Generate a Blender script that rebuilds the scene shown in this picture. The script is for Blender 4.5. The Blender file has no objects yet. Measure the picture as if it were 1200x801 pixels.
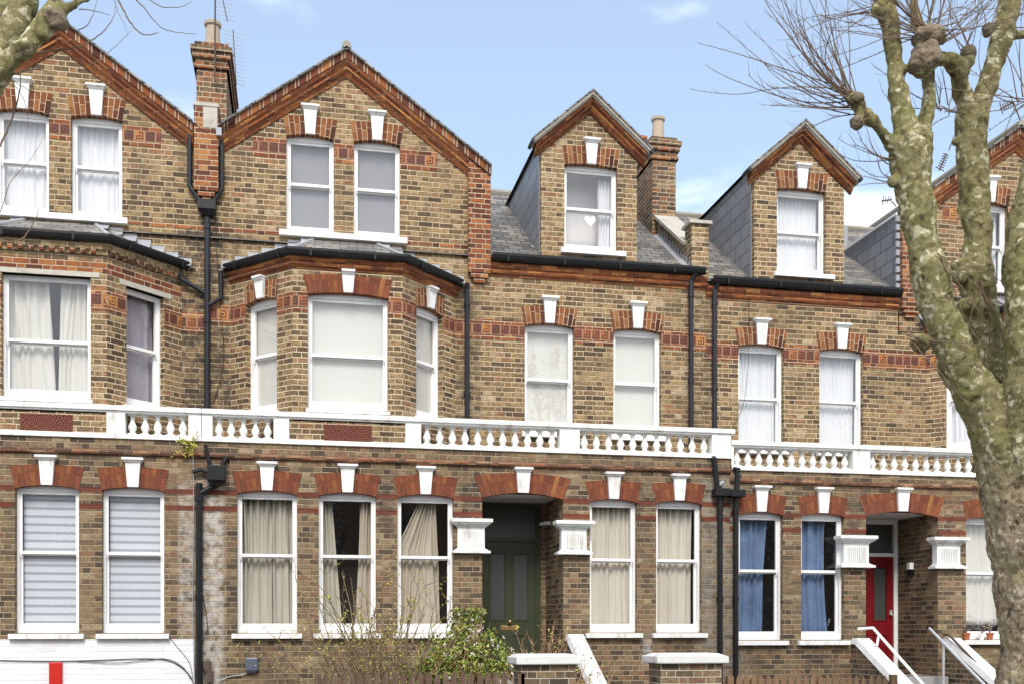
import bpy, math, random
from mathutils import Vector, noise
random.seed(7)
R = math.radians
S = bpy.context.scene
COL = S.collection
# ------------------------------------------------------------------ camera
PH = math.atan(.2); FP = 1250.0; YH = 735.0; ZC = 1.9
G, U = 16.3, 17.25            # ground-floor wall plane, upper wall plane
cam = bpy.data.objects.new('camera', bpy.data.cameras.new('camera')); COL.objects.link(cam)
cam.location = (0, 0, ZC); cam.rotation_euler = (R(90), 0, -PH)
cam.data.lens = 36 * FP / 1200; cam.data.sensor_width = 36
cam.data.shift_y = (YH - 400.5) / 1200
cam.data.clip_end = 800
S.camera = cam
# ------------------------------------------------------------------ sky and sun
SUN_EL, SUN_AZ = R(44), R(190)      # azimuth clockwise from +Y
w = bpy.data.worlds.new("World"); S.world = w; w.use_nodes = True
nt = w.node_tree; nt.nodes.clear()
def wn(t, **k):
    n = nt.nodes.new(t)
    for a, b in k.items(): setattr(n, a, b)
    return n
out = wn('ShaderNodeOutputWorld'); bg = wn('ShaderNodeBackground')
sky = wn('ShaderNodeTexSky', sky_type='NISHITA', sun_disc=False, sun_elevation=SUN_EL, sun_rotation=SUN_AZ)
sky.air_density = 1.0; sky.dust_density = 0.6; sky.ozone_density = 1.6
tc = wn('ShaderNodeTexCoord')
mp = wn('ShaderNodeMapping'); mp.inputs['Scale'].default_value = (2.2, 2.2, 6.0); mp.inputs['Location'].default_value = (3.1, 1.7, .6)
nz = wn('ShaderNodeTexNoise'); nz.inputs['Scale'].default_value = 1.6; nz.inputs['Detail'].default_value = 9; nz.inputs['Roughness'].default_value = .55
sep = wn('ShaderNodeSeparateXYZ')
L = nt.links.new
L(tc.outputs['Generated'], mp.inputs['Vector']); L(mp.outputs[0], nz.inputs['Vector']); L(tc.outputs['Generated'], sep.inputs[0])
def wm(op, a, b, clamp=False):
    n = wn('ShaderNodeMath', operation=op, use_clamp=clamp)
    for i, x in enumerate((a, b)):
        if isinstance(x, (int, float)): n.inputs[i].default_value = x
        else: L(x, n.inputs[i])
    return n.outputs[0]
back = wm('MULTIPLY', wm('SUBTRACT', 0.45, sep.outputs[1], True), 0.26)       # cloudier behind the viewer
low = wm('MULTIPLY', wm('SUBTRACT', 0.49, sep.outputs[2], True), 0.95)       # clouds bank up near the horizon
cm = wm('ADD', wm('ADD', nz.outputs['Fac'], back), low)
mr = wn('ShaderNodeMapRange'); mr.inputs['From Min'].default_value = .585; mr.inputs['From Max'].default_value = .80
mr.interpolation_type = 'SMOOTHSTEP'; L(cm, mr.inputs['Value'])
cl = wn('ShaderNodeMix', data_type='RGBA'); cl.inputs['B'].default_value = (8.2, 8.5, 9.0, 1)
L(wm('MULTIPLY', mr.outputs[0], .88), cl.inputs['Factor'])
hs = wn('ShaderNodeMix', data_type='RGBA'); hs.inputs['Factor'].default_value = .27; hs.inputs['B'].default_value = (5.6, 6.6, 7.6, 1)
L(sky.outputs[0], hs.inputs['A']); L(hs.outputs['Result'], cl.inputs['A'])
L(cl.outputs['Result'], bg.inputs['Color']); L(bg.outputs[0], out.inputs[0])
bg.inputs['Strength'].default_value = 0.14
sd = bpy.data.lights.new('sun', 'SUN'); sd.energy = 2.1; sd.angle = R(20); sd.color = (1, .94, .86)
so = bpy.data.objects.new('sun', sd); COL.objects.link(so)
dv = Vector((math.sin(SUN_AZ) * math.cos(SUN_EL), math.cos(SUN_AZ) * math.cos(SUN_EL), math.sin(SUN_EL)))
so.rotation_euler = dv.to_track_quat('Z', 'Y').to_euler(); so.location = dv * 60
vs = S.view_settings; vs.view_transform = 'Standard'; vs.look = 'None'; vs.gamma = 1; vs.use_curve_mapping = False; vs.exposure = 0.62
S.render.engine = 'CYCLES'

# ------------------------------------------------------------------ helpers
def P(u, v, Y):                       # photo pixel -> point on the vertical plane y = Y
    a = (u - 600) / FP; b = (YH - v) / FP
    t = Y / (math.cos(PH) - a * math.sin(PH))
    return Vector((t * (a * math.cos(PH) + math.sin(PH)), Y, ZC + t * b))

class Frame:                          # a vertical plane: u along it, o outwards, z up
    def __init__(s, x, y, dx=1, dy=0):
        l = math.hypot(dx, dy); s.O = Vector((x, y, 0)); s.d = Vector((dx / l, dy / l, 0)); s.n = Vector((s.d.y, -s.d.x, 0))
    def __call__(s, u, o, z): return s.O + s.d * u + s.n * o + Vector((0, 0, z))
FG, FU = Frame(0, G), Frame(0, U)

class MB:
    def __init__(s): s.v = []; s.f = []; s.m = []; s.uv = {}; s.sm = False
    def poly(s, pts, m=0, uv=None):
        i = len(s.v); s.v += [Vector(p) for p in pts]; s.f.append(list(range(i, i + len(pts)))); s.m.append(m)
        if uv: s.uv[len(s.f) - 1] = uv
    def box(s, F, u0, u1, o0, o1, z0, z1, m=0):
        c = [F(u, o, z) for z in (z0, z1) for o in (o0, o1) for u in (u0, u1)]
        for q in ((2, 3, 7, 6), (1, 0, 4, 5), (0, 2, 6, 4), (3, 1, 5, 7), (6, 7, 5, 4), (0, 1, 3, 2)):
            s.poly([c[k] for k in q], m)
    def taper(s, F, z0, a0, z1, a1, m=0):       # a = (u0,u1,o0,o1) at each height
        c = []
        for z, (u0, u1, o0, o1) in ((z0, a0), (z1, a1)):
            c += [F(u0, o0, z), F(u1, o0, z), F(u0, o1, z), F(u1, o1, z)]
        for q in ((2, 3, 7, 6), (1, 0, 4, 5), (0, 2, 6, 4), (3, 1, 5, 7), (6, 7, 5, 4), (0, 1, 3, 2)):
            s.poly([c[k] for k in q], m)
    def panel(s, F, u0, u1, z0, top, holes=(), o=0, m=0, rev=.12, revm=None):
        """top: number or list of (u,z); holes: (u0,u1,z0,z1)"""
        if not isinstance(top, (list, tuple)): top = [(u0, top), (u1, top)]
        def zt(u):
            for (a, za), (b, zb) in zip(top, top[1:]):
                if a - 1e-6 <= u <= b + 1e-6: return za + (zb - za) * (u - a) / (b - a)
            return top[-1][1]
        br = sorted({round(x, 4) for x in [u0, u1] + [t[0] for t in top] + [h[0] for h in holes] + [h[1] for h in holes] if u0 - 1e-4 <= x <= u1 + 1e-4})
        for a, b in zip(br, br[1:]):
            if b - a < 1e-4: continue
            hs = sorted([h for h in holes if h[0] < (a + b) / 2 < h[1]], key=lambda h: h[2]); z = z0
            for h in hs:
                if h[2] > z + 1e-4: s.poly([F(a, o, z), F(b, o, z), F(b, o, h[2]), F(a, o, h[2])], m)
                z = h[3]
            s.poly([F(a, o, z), F(b, o, z), F(b, o, zt(b)), F(a, o, zt(a))], m)
        for h in holes:
            a, b, c, d = h[:4]; i = o - rev; rm = m if revm is None else revm
            s.poly([F(a, o, c), F(a, o, d), F(a, i, d), F(a, i, c)], rm)
            s.poly([F(b, i, c), F(b, i, d), F(b, o, d), F(b, o, c)], rm)
            s.poly([F(a, i, c), F(b, i, c), F(b, o, c), F(a, o, c)], rm)
            s.poly([F(a, o, d), F(b, o, d), F(b, i, d), F(a, i, d)], rm)
    def sweep(s, pts, prof, m=0, close=True):
        """pts: xy path, outside on the right-hand side; prof: list of (out, z) listed from the wall's bottom round to its top"""
        ns = []
        for i, p in enumerate(pts):
            dd = []
            if i > 0: q = Vector(p) - Vector(pts[i - 1]); dd.append(q.normalized())
            if i < len(pts) - 1: q = Vector(pts[i + 1]) - Vector(p); dd.append(q.normalized())
            nn = [Vector((d.y, -d.x)) for d in dd]
            if len(nn) == 2:
                mm = (nn[0] + nn[1]).normalized(); mm = mm / mm.dot(nn[0])
            else: mm = nn[0]
            ns.append(mm)
        rings = [[Vector((p[0] + n.x * o, p[1] + n.y * o, z)) for o, z in prof] for p, n in zip(pts, ns)]
        for a, b in zip(rings, rings[1:]):
            for j in range(len(prof) - 1): s.poly([a[j], b[j], b[j + 1], a[j + 1]], m)
        if close:
            s.poly(list(reversed(rings[0])), m); s.poly(rings[-1], m)
    def rake(s, F, line, prof, m=0):
        """line: (u,z) points; prof: (drop below line, out)"""
        rings = [[F(u, o, z - d) for d, o in prof] for u, z in line]
        for a, b in zip(rings, rings[1:]):
            for j in range(len(prof) - 1): s.poly([a[j], a[j + 1], b[j + 1], b[j]], m)
        s.poly(rings[0], m); s.poly(list(reversed(rings[-1])), m)
    def tube(s, pts, rad, n=8, m=0, cap=True, jit=0):
        pts = [Vector(p) for p in pts]
        if not isinstance(rad, (list, tuple)): rad = [rad] * len(pts)
        base = len(s.v); up = None
        for i, p in enumerate(pts):
            t = (pts[min(i + 1, len(pts) - 1)] - pts[max(i - 1, 0)]).normalized()
            if up is None: up = t.orthogonal().normalized()
            else: up = (up - t * up.dot(t)).normalized()
            b = t.cross(up)
            for k in range(n):
                a = 2 * math.pi * k / n
                r = rad[i] * (1 + jit * (random.random() - .5))
                s.v.append(p + up * (r * math.cos(a)) + b * (r * math.sin(a)))
        for i in range(len(pts) - 1):
            for k in range(n):
                k2 = (k + 1) % n
                s.f.append([base + i * n + k, base + i * n + k2, base + (i + 1) * n + k2, base + (i + 1) * n + k]); s.m.append(m)
        if cap:
            s.f.append([base + k for k in reversed(range(n))]); s.m.append(m)
            s.f.append([base + (len(pts) - 1) * n + k for k in range(n)]); s.m.append(m)
    def lathe(s, c, prof, n=14, m=0):
        s.tube([Vector(c) + Vector((0, 0, z)) for r, z in prof], [r for r, z in prof], n, m)
    def build(s, name, mats, parent=None, bevel=0, smooth=False):
        root = Vector((0, 0, 0)); q = parent
        while q is not None: root += q.location; q = q.parent
        me = bpy.data.meshes.new(name)
        me.from_pydata([tuple(v - root) for v in s.v], [], s.f)
        if not isinstance(mats, (list, tuple)): mats = [mats]
        for x in mats: me.materials.append(x)
        me.polygons.foreach_set('material_index', s.m)
        uvl = me.uv_layers.new(name='UVMap').data
        for pl in me.polygons:
            if pl.index in s.uv:
                for li, c in zip(pl.loop_indices, s.uv[pl.index]): uvl[li].uv = c
                continue
            n = pl.normal
            if abs(n.z) > .999: t = Vector((1, 0, 0)); b = Vector((0, 1, 0))
            else:
                t = Vector((-n.y, n.x, 0)).normalized(); b = n.cross(t)
            for li in pl.loop_indices:
                p = s.v[me.loops[li].vertex_index]
                uvl[li].uv = (p.dot(t), p.dot(b))
        if smooth: me.polygons.foreach_set('use_smooth', [True] * len(me.polygons))
        o = bpy.data.objects.new(name, me); COL.objects.link(o); o.parent = parent
        if bevel:
            # weld so the bevel has shared edges
            wm_ = o.modifiers.new('weld', 'WELD'); wm_.merge_threshold = .0005
            bm_ = o.modifiers.new('bevel', 'BEVEL'); bm_.width = bevel; bm_.segments = 2; bm_.limit_method = 'ANGLE'
        return o

def tag(o, label=None, cat=None, group=None, kind=None):
    if label: o['label'] = label
    if cat: o['category'] = cat
    if group: o['group'] = group
    if kind: o['kind'] = kind
    return o
def thing(name, loc, label, cat, group=None):
    o = bpy.data.objects.new(name, None); COL.objects.link(o); o.location = loc; o.empty_display_size = .3
    return tag(o, label, cat, group)

# ------------------------------------------------------------------ materials
class NB:
    def __init__(s, name):
        s.mat = bpy.data.materials.new(name); s.mat.use_nodes = True; s.t = s.mat.node_tree
        s.bs = s.t.nodes['Principled BSDF']; s.out = s.t.nodes['Material Output']
    def n(s, t, **k):
        n = s.t.nodes.new(t)
        for a, b in k.items(): setattr(n, a, b)
        return n
    def l(s, a, b): s.t.links.new(a, b)
    def setin(s, inp, x):
        if isinstance(x, (int, float)): inp.default_value = x
        elif isinstance(x, (tuple, list)): inp.default_value = (*x[:3], 1) if len(inp.default_value) == 4 else x
        else: s.l(x, inp)
    def m(s, op, a, b=0, c=0, clamp=False):
        n = s.n('ShaderNodeMath', operation=op, use_clamp=clamp)
        s.setin(n.inputs[0], a); s.setin(n.inputs[1], b); s.setin(n.inputs[2], c)
        return n.outputs[0]
    def ss(s, x, lo, hi):
        n = s.n('ShaderNodeMapRange', interpolation_type='SMOOTHSTEP'); s.setin(n.inputs['Value'], x)
        n.inputs['From Min'].default_value = lo; n.inputs['From Max'].default_value = hi; return n.outputs[0]
    def mix(s, f, a, b, bt='MIX'):
        n = s.n('ShaderNodeMix', data_type='RGBA', blend_type=bt); s.setin(n.inputs['Factor'], f); s.setin(n.inputs['A'], a); s.setin(n.inputs['B'], b)
        return n.outputs['Result']
    def noise(s, vec, scale, detail=3, rough=.5):
        n = s.n('ShaderNodeTexNoise'); n.inputs['Scale'].default_value = scale; n.inputs['Detail'].default_value = detail; n.inputs['Roughness'].default_value = rough
        if vec is not None: s.l(vec, n.inputs['Vector'])
        return n.outputs['Fac']
    def ramp(s, f, stops, const=False):
        n = s.n('ShaderNodeValToRGB'); s.l(f, n.inputs[0]); cr = n.color_ramp
        if const: cr.interpolation = 'CONSTANT'
        while len(cr.elements) < len(stops): cr.elements.new(.5)
        for e, (p, c) in zip(cr.elements, stops): e.position = p; e.color = (*c, 1)
        return n.outputs[0]
    def bump(s, h, dist=.01, strength=1):
        n = s.n('ShaderNodeBump'); n.inputs['Distance'].default_value = dist; n.inputs['Strength'].default_value = strength
        s.l(h, n.inputs['Height']); s.l(n.outputs[0], s.bs.inputs['Normal'])

def masonry(name, course=.0815, Ls=.232, Hd=.114, joint=.0075, stops=None, mortar=(.5, .44, .34), var=.35, rough=.9,
            stains=(), rot=0, bumpd=.008, mortar_var=.4, grime=.45, perp=1.35, smudge=.6, selv=1.1, gscale=.55):
    b = NB(name); tcn = b.n('ShaderNodeTexCoord'); uv = tcn.outputs['UV']
    if rot:
        mpn = b.n('ShaderNodeMapping'); mpn.inputs['Rotation'].default_value = (0, 0, rot); b.l(uv, mpn.inputs[0]); uv = mpn.outputs[0]
    sp = b.n('ShaderNodeSeparateXYZ'); b.l(uv, sp.inputs[0]); x, y = sp.outputs[0], sp.outputs[1]
    # slightly wandering courses
    wob = b.m('MULTIPLY', b.m('SUBTRACT', b.noise(uv, 2.2, 2), .5), .014)
    yv = b.m('DIVIDE', b.m('ADD', y, wob), course); r = b.m('FLOOR', yv); fv = b.m('SUBTRACT', yv, r)
    Pd = Ls + Hd
    wnz = b.n('ShaderNodeTexWhiteNoise', noise_dimensions='1D'); b.l(r, wnz.inputs['W'])
    xs = b.m('ADD', b.m('ADD', x, b.m('MULTIPLY', r, Pd / 2)), b.m('MULTIPLY', wnz.outputs['Value'], .03))
    q = b.m('FLOOR', b.m('DIVIDE', xs, Pd)); fu = b.m('SUBTRACT', xs, b.m('MULTIPLY', q, Pd))
    if Hd > 0:
        isH = b.m('GREATER_THAN', fu, Ls); l_ = b.m('SUBTRACT', fu, b.m('MULTIPLY', isH, Ls)); wd = b.m('SUBTRACT', Ls, b.m('MULTIPLY', isH, Ls - Hd))
        idx = b.m('ADD', b.m('MULTIPLY', q, 2), isH)
    else: l_ = fu; wd = Pd; idx = q
    du = b.m('MULTIPLY', b.m('MINIMUM', l_, b.m('SUBTRACT', wd, l_)), perp); dvv = b.m('MULTIPLY', b.m('MINIMUM', fv, b.m('SUBTRACT', 1, fv)), course)
    d = b.m('MINIMUM', du, dvv)
    nf = b.noise(uv, 30, 4, .7)
    d = b.m('ADD', d, b.m('MULTIPLY', b.m('SUBTRACT', nf, .5), joint * 1.9))
    mk = b.ss(d, joint * .55, joint * 1.35)                      # 1 on the brick
    cv = b.n('ShaderNodeCombineXYZ'); b.l(idx, cv.inputs[0]); b.l(r, cv.inputs[1])
    w2 = b.n('ShaderNodeTexWhiteNoise', noise_dimensions='2D'); b.l(cv.outputs[0], w2.inputs['Vector'])
    big = b.noise(uv, gscale, 4, .6)
    sel = b.m('ADD', w2.outputs['Value'], b.m('MULTIPLY', b.m('SUBTRACT', big, .5), selv), clamp=True)
    col = b.ramp(sel, stops)
    inner = b.noise(uv, 38, 5, .8)
    v = b.m('ADD', 1 - var / 2, b.m('MULTIPLY', inner, var))
    vc = b.n('ShaderNodeCombineColor'); [b.l(v, vc.inputs[i]) for i in range(3)]
    col = b.mix(1, col, vc.outputs[0], 'MULTIPLY')
    if smudge:
        mpz = b.n('ShaderNodeMapping'); mpz.inputs['Scale'].default_value = (1, 1.7, 1); b.l(uv, mpz.inputs[0])
        col = b.mix(b.m('MULTIPLY', b.ss(b.noise(mpz.outputs[0], 12, 5, .8), .44, .64), smudge), col, (.055, .042, .03))
    g2 = b.noise(uv, .9, 5, .65)
    mcol = b.mix(b.m('MULTIPLY', b.ss(g2, .42, .7), mortar_var), mortar, tuple(c * .35 for c in mortar))
    res = b.mix(mk, mcol, col)
    # soot: broad, streaky downwards
    mps = b.n('ShaderNodeMapping'); mps.inputs['Scale'].default_value = (1.6, .35, 1); b.l(uv, mps.inputs[0])
    soot = b.m('MULTIPLY', b.ss(b.noise(mps.outputs[0], 1.1, 5, .65), .5, .78), grime)
    res = b.mix(soot, res, (.06, .05, .042))
    for (sx, hw, z0, z1, sc, st) in stains:
        mx = b.m('SUBTRACT', 1, b.m('DIVIDE', b.m('ABSOLUTE', b.m('SUBTRACT', x, sx)), hw), clamp=True)
        mz = b.m('MULTIPLY', b.ss(y, z0, z0 + .4), b.m('SUBTRACT', 1, b.ss(y, z1 - .4, z1)))
        ns = b.ss(b.noise(uv, 7, 6, .75), .36, .6)
        res = b.mix(b.m('MULTIPLY', b.m('MULTIPLY', b.ss(mx, 0, .5), mz), b.m('MULTIPLY', ns, st)), res, sc)
    b.l(res, b.bs.inputs['Base Color']); b.bs.inputs['Roughness'].default_value = rough
    b.bs.inputs['Specular IOR Level'].default_value = .25
    h = b.m('ADD', mk, b.m('MULTIPLY', inner, .35))
    b.bump(h, bumpd)
    return b.mat

ST = [(0, (.085, .058, .035)), (.14, (.15, .10, .055)), (.38, (.22, .146, .074)), (.62, (.305, .206, .10)), (.82, (.38, .262, .128)), (.92, (.29, .135, .065)), (1, (.45, .34, .20))]
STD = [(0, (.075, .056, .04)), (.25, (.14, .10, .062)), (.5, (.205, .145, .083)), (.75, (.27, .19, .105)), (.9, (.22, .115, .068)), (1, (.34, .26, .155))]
REDS = [(0, (.09, .032, .02)), (.3, (.165, .05, .025)), (.6, (.24, .075, .03)), (.85, (.33, .115, .04)), (1, (.42, .19, .07))]
M = {}
DARK = (.035, .03, .028); WHT = (.62, .60, .57)
M['brick_u'] = masonry('upper stock brick', stops=ST, mortar=(.58, .46, .30), joint=.008, mortar_var=.6, smudge=.75, var=.6, stains=[(-1.4, .62, 4.9, 8.4, DARK, .75), (2.72, .3, 4.9, 7.6, DARK, .5), (6.72, .35, 4.9, 8, DARK, .45)])
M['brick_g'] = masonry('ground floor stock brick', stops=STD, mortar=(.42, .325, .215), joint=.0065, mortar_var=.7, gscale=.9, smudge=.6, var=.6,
                       stains=[(-1.27, .24, .8, 4.2, (.64, .62, .58), .6), (-1.62, .14, 1.6, 4.2, (.64, .62, .58), .45), (6.72, .5, .8, 4.6, (.3, .29, .27), .5), (5.45, .12, 1.2, 1.9, WHT, .5), (-.46, .5, .9, 1.9, DARK, .45), (.73, .5, 1.0, 1.9, DARK, .4), (6.0, .45, .9, 1.9, DARK, .35), (7.41, .4, .9, 1.9, DARK, .4), (8.5, .4, .9, 1.9, DARK, .3), (-.95, .12, 1.6, 3.6, DARK, .4), (2.6, .2, 3.0, 4.6, DARK, .5), (9.15, .3, 2.6, 4.4, DARK, .55), (1.3, .25, 3.5, 4.6, DARK, .4), (5.4, .2, 3.2, 4.5, DARK, .35)])
M['brick_bay'] = masonry('bay stock brick', stops=ST, mortar=(.62, .49, .33), joint=.0085, mortar_var=.5, grime=.5, smudge=.8, var=.6)
M['brick_ch'] = masonry('chimney brick', stops=[(0, (.07, .05, .035)), (.3, (.16, .10, .06)), (.55, (.25, .165, .09)), (.75, (.28, .11, .05)), (.9, (.33, .13, .05)), (1, (.36, .27, .16))], mortar=(.55, .45, .31), grime=.6, smudge=.8, var=.6)
M['brick_lo'] = masonry('garden stock brick', stops=STD, mortar=(.5, .45, .36), joint=.007)
M['red'] = masonry('red brick', stops=REDS, mortar=(.56, .44, .30), grime=.35, smudge=.35)
M['redcourse'] = masonry('red painted course', stops=[(0, (.13, .034, .022)), (1, (.21, .06, .034))], mortar=(.15, .06, .04), joint=.004, grime=.45, smudge=.5)
M['red_v'] = masonry('red arch brick', course=.078, Ls=.2, Hd=.125, joint=.0055, stops=[(p_, tuple(x * .74 for x in c_)) for p_, c_ in REDS], mortar=(.62, .48, .32), grime=.15, smudge=.3)
M['red_vp'] = masonry('red rubbed arch', course=.075, Ls=.4, Hd=.0, joint=.003, stops=[(0, (.15, .04, .022)), (.45, (.22, .066, .03)), (.8, (.29, .10, .036)), (1, (.40, .18, .055))], mortar=(.17, .07, .045), grime=.4, var=.7)
M['mould'] = masonry('moulded terracotta', smudge=.7, course=.4, Ls=.24, Hd=0, joint=.004, stops=[(0, (.13, .04, .02)), (.5, (.25, .075, .028)), (.85, (.36, .13, .04)), (1, (.46, .20, .06))], mortar=(.40, .29, .19), grime=.4, bumpd=.004, var=.5)
M['mould_d'] = masonry('sooty moulded string', course=.4, Ls=.24, Hd=.12, joint=.006, stops=[(0, (.09, .05, .035)), (.5, (.18, .09, .05)), (.8, (.30, .11, .05)), (1, (.34, .22, .12))], mortar=(.3, .25, .19), grime=.6, var=.5)
M['verge'] = masonry('brick on edge verge', course=6, Ls=.13, Hd=.05, joint=.009, stops=REDS, mortar=(.50, .40, .29), grime=.6, smudge=.4, perp=1)
M['whitebrick'] = masonry('white painted brick', stops=[(0, (.70, .71, .73)), (1, (.80, .80, .81))], mortar=(.775, .78, .785), grime=.12, mortar_var=.05, var=.04, rough=.6, bumpd=.003, smudge=0)
SL = [(0, (.12, .11, .105)), (.5, (.20, .19, .175)), (.85, (.27, .25, .22)), (1, (.33, .29, .24))]
M['slate'] = masonry('roof slate', course=.17, Ls=.26, Hd=0, joint=.009, stops=SL, mortar=(.03, .03, .03), mortar_var=0, grime=.35, rough=.55, bumpd=.012, smudge=.3)
M['cheek'] = masonry('hung slate', course=.25, Ls=.42, Hd=0, joint=.006, smudge=0, perp=1, stops=[(0, (.22, .23, .245)), (1, (.31, .32, .335))], mortar=(.02, .02, .022), mortar_var=0, grime=.1, rough=.4, bumpd=.006, var=.15)

def plain(name, col, rough=.5, var=.12, scale=8, metal=0, dirt=0, dirtcol=(.2, .17, .13), spec=.4, bump=0, stretch=(1, 1, 1)):
    b = NB(name); tcn = b.n('ShaderNodeTexCoord'); mpn = b.n('ShaderNodeMapping'); mpn.inputs['Scale'].default_value = stretch
    b.l(tcn.outputs['Object'], mpn.inputs[0]); vec = mpn.outputs[0]
    f = b.noise(vec, scale, 4, .6)
    c = b.mix(f, tuple(x * (1 - var) for x in col), tuple(min(1, x * (1 + var)) for x in col))
    if dirt:
        c = b.mix(b.m('MULTIPLY', b.ss(b.noise(vec, scale * .45, 6, .72), .5, .74), dirt), c, dirtcol)
    b.l(c, b.bs.inputs['Base Color']); b.bs.inputs['Roughness'].default_value = rough; b.bs.inputs['Metallic'].default_value = metal
    b.bs.inputs['Specular IOR Level'].default_value = spec
    if bump: b.bump(b.noise(vec, scale * 4, 4, .6), bump)
    return b.mat
M['white'] = plain('white gloss paint', (.84, .84, .83), .42, .04, 5, dirt=.22, dirtcol=(.45, .43, .38))
M['stone'] = plain('white masonry paint', (.80, .80, .78), .6, .06, 11, dirt=.8, dirtcol=(.38, .35, .28), bump=.004, stretch=(1, 1, .35))
M['greystone'] = plain('weathered coping stone', (.48, .45, .38), .85, .25, 7, dirt=.6, dirtcol=(.16, .15, .10), bump=.008)
M['dirtystone'] = plain('grey painted coping', (.66, .66, .63), .7, .08, 7, dirt=.55, dirtcol=(.30, .31, .22), bump=.004)
M['black'] = plain('black gutter paint', (.008, .008, .009), .45, .2, 10, dirt=.25, dirtcol=(.04, .038, .035), spec=.3)
M['pipe'] = plain('dark painted pipe', (.014, .015, .02), .42, .2, 10, dirt=.2, dirtcol=(.06, .055, .05), spec=.35)
M['lead'] = plain('lead flashing', (.34, .35, .37), .45, .15, 12, dirt=.4, dirtcol=(.22, .21, .20))
M['green'] = plain('dark green door paint', (.046, .056, .028), .4, .1, 6)
M['reddoor'] = plain('red door paint', (.17, .004, .008), .4, .08, 6)
M['brass'] = plain('brass', (.48, .33, .15), .35, .1, 20, metal=.8)
M['steel'] = plain('galvanised steel', (.62, .63, .64), .35, .08, 20, metal=.5)
M['dkmetal'] = plain('rusty dark metal', (.09, .06, .045), .6, .2, 20)
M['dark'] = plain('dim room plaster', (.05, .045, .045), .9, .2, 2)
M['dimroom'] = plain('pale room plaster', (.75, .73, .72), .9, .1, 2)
M['soffit'] = plain('white soffit plaster', (.7, .7, .68), .8, .05, 4, dirt=.3)
M['wood'] = plain('brown stained picket', (.105, .062, .040), .75, .3, 6, stretch=(8, 8, 1), dirt=.5, dirtcol=(.30, .24, .16), bump=.003)
M['wood2'] = plain('ochre brown picket', (.19, .115, .06), .75, .3, 6, stretch=(8, 8, 1), dirt=.4, dirtcol=(.34, .27, .18), bump=.003)
M['clay'] = plain('buff chimney clay', (.42, .34, .25), .8, .15, 6, dirt=.5, dirtcol=(.14, .12, .09))
M['claypot'] = plain('terracotta pot clay', (.42, .12, .05), .7, .1, 8)
M['boxgrey'] = plain('blue grey enamel', (.09, .11, .15), .35, .1, 8)
M['brownbox'] = plain('brown junction box plastic', (.09, .06, .05), .5, .1, 8)
M['signred'] = plain('red enamel', (.50, .018, .012), .35, .05, 8)
M['earth'] = plain('garden soil', (.09, .065, .045), .95, .3, 3, bump=.02)
M['asphalt'] = plain('asphalt', (.05, .05, .052), .9, .2, 30, bump=.004)
M['kerb'] = plain('granite kerb', (.30, .29, .28), .8, .15, 20)
M['mortarcap'] = plain('cement flaunching', (.30, .28, .23), .9, .2, 10, dirt=.5, dirtcol=(.10, .10, .06))

def paving():
    return masonry('concrete paving', smudge=0, course=.6, Ls=.6, Hd=0, joint=.006, stops=[(0, (.26, .25, .24)), (1, (.34, .33, .31))], mortar=(.10, .09, .08), mortar_var=0, grime=.2, bumpd=.004)
M['paving'] = paving()

def keytile():       # red terracotta tiles with a square key pattern in relief
    b = NB('greek key tile'); tcn = b.n('ShaderNodeTexCoord'); sp = b.n('ShaderNodeSeparateXYZ'); b.l(tcn.outputs['UV'], sp.inputs[0])
    x = b.m('DIVIDE', sp.outputs[0], .155); q = b.m('FLOOR', x); fx = b.m('SUBTRACT', b.m('SUBTRACT', x, q), .5)
    fz = sp.outputs[1]       # 0..1 over the tile's height
    fz = b.m('SUBTRACT', fz, .5)
    ax, az = b.m('ABSOLUTE', fx), b.m('ABSOLUTE', fz); d = b.m('MAXIMUM', ax, az)
    edge = b.m('GREATER_THAN', d, .45)
    ring = b.m('MULTIPLY', b.m('GREATER_THAN', d, .24), b.m('LESS_THAN', d, .34))
    gap = b.m('MULTIPLY', b.m('GREATER_THAN', fz, .02), b.m('LESS_THAN', fx, -.1))
    ring = b.m('MULTIPLY', ring, b.m('SUBTRACT', 1, gap))
    core = b.m('MULTIPLY', b.m('LESS_THAN', ax, .1), b.m('LESS_THAN', b.m('ABSOLUTE', b.m('ADD', fz, .02)), .1))
    gr = b.m('MAXIMUM', ring, core)
    wn_ = b.n('ShaderNodeTexWhiteNoise', noise_dimensions='1D'); b.l(q, wn_.inputs['W'])
    c = b.ramp(wn_.outputs['Value'], [(0, (.11, .035, .02)), (.45, (.19, .05, .025)), (.75, (.36, .12, .03)), (1, (.5, .23, .05))])
    c = b.mix(gr, c, (.07, .022, .014)); c = b.mix(edge, c, (.36, .22, .12))
    b.l(c, b.bs.inputs['Base Color']); b.bs.inputs['Roughness'].default_value = .75
    b.bump(b.m('SUBTRACT', 1, b.m('MAXIMUM', gr, edge)), .012)
    return b.mat
M['key'] = keytile()

def panelmat():
    b = NB('moulded terracotta panel'); tcn = b.n('ShaderNodeTexCoord')
    v = b.n('ShaderNodeTexVoronoi'); v.inputs['Scale'].default_value = 11; v.inputs['Randomness'].default_value = .15; b.l(tcn.outputs['UV'], v.inputs['Vector'])
    rr = b.m('SINE', b.m('MULTIPLY', v.outputs['Distance'], 22))
    c = b.mix(b.ss(rr, -.5, .8), (.10, .028, .018), (.34, .10, .055))
    b.l(c, b.bs.inputs['Base Color']); b.bs.inputs['Roughness'].default_value = .8; b.bump(rr, .01)
    return b.mat
M['tpanel'] = panelmat()

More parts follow.
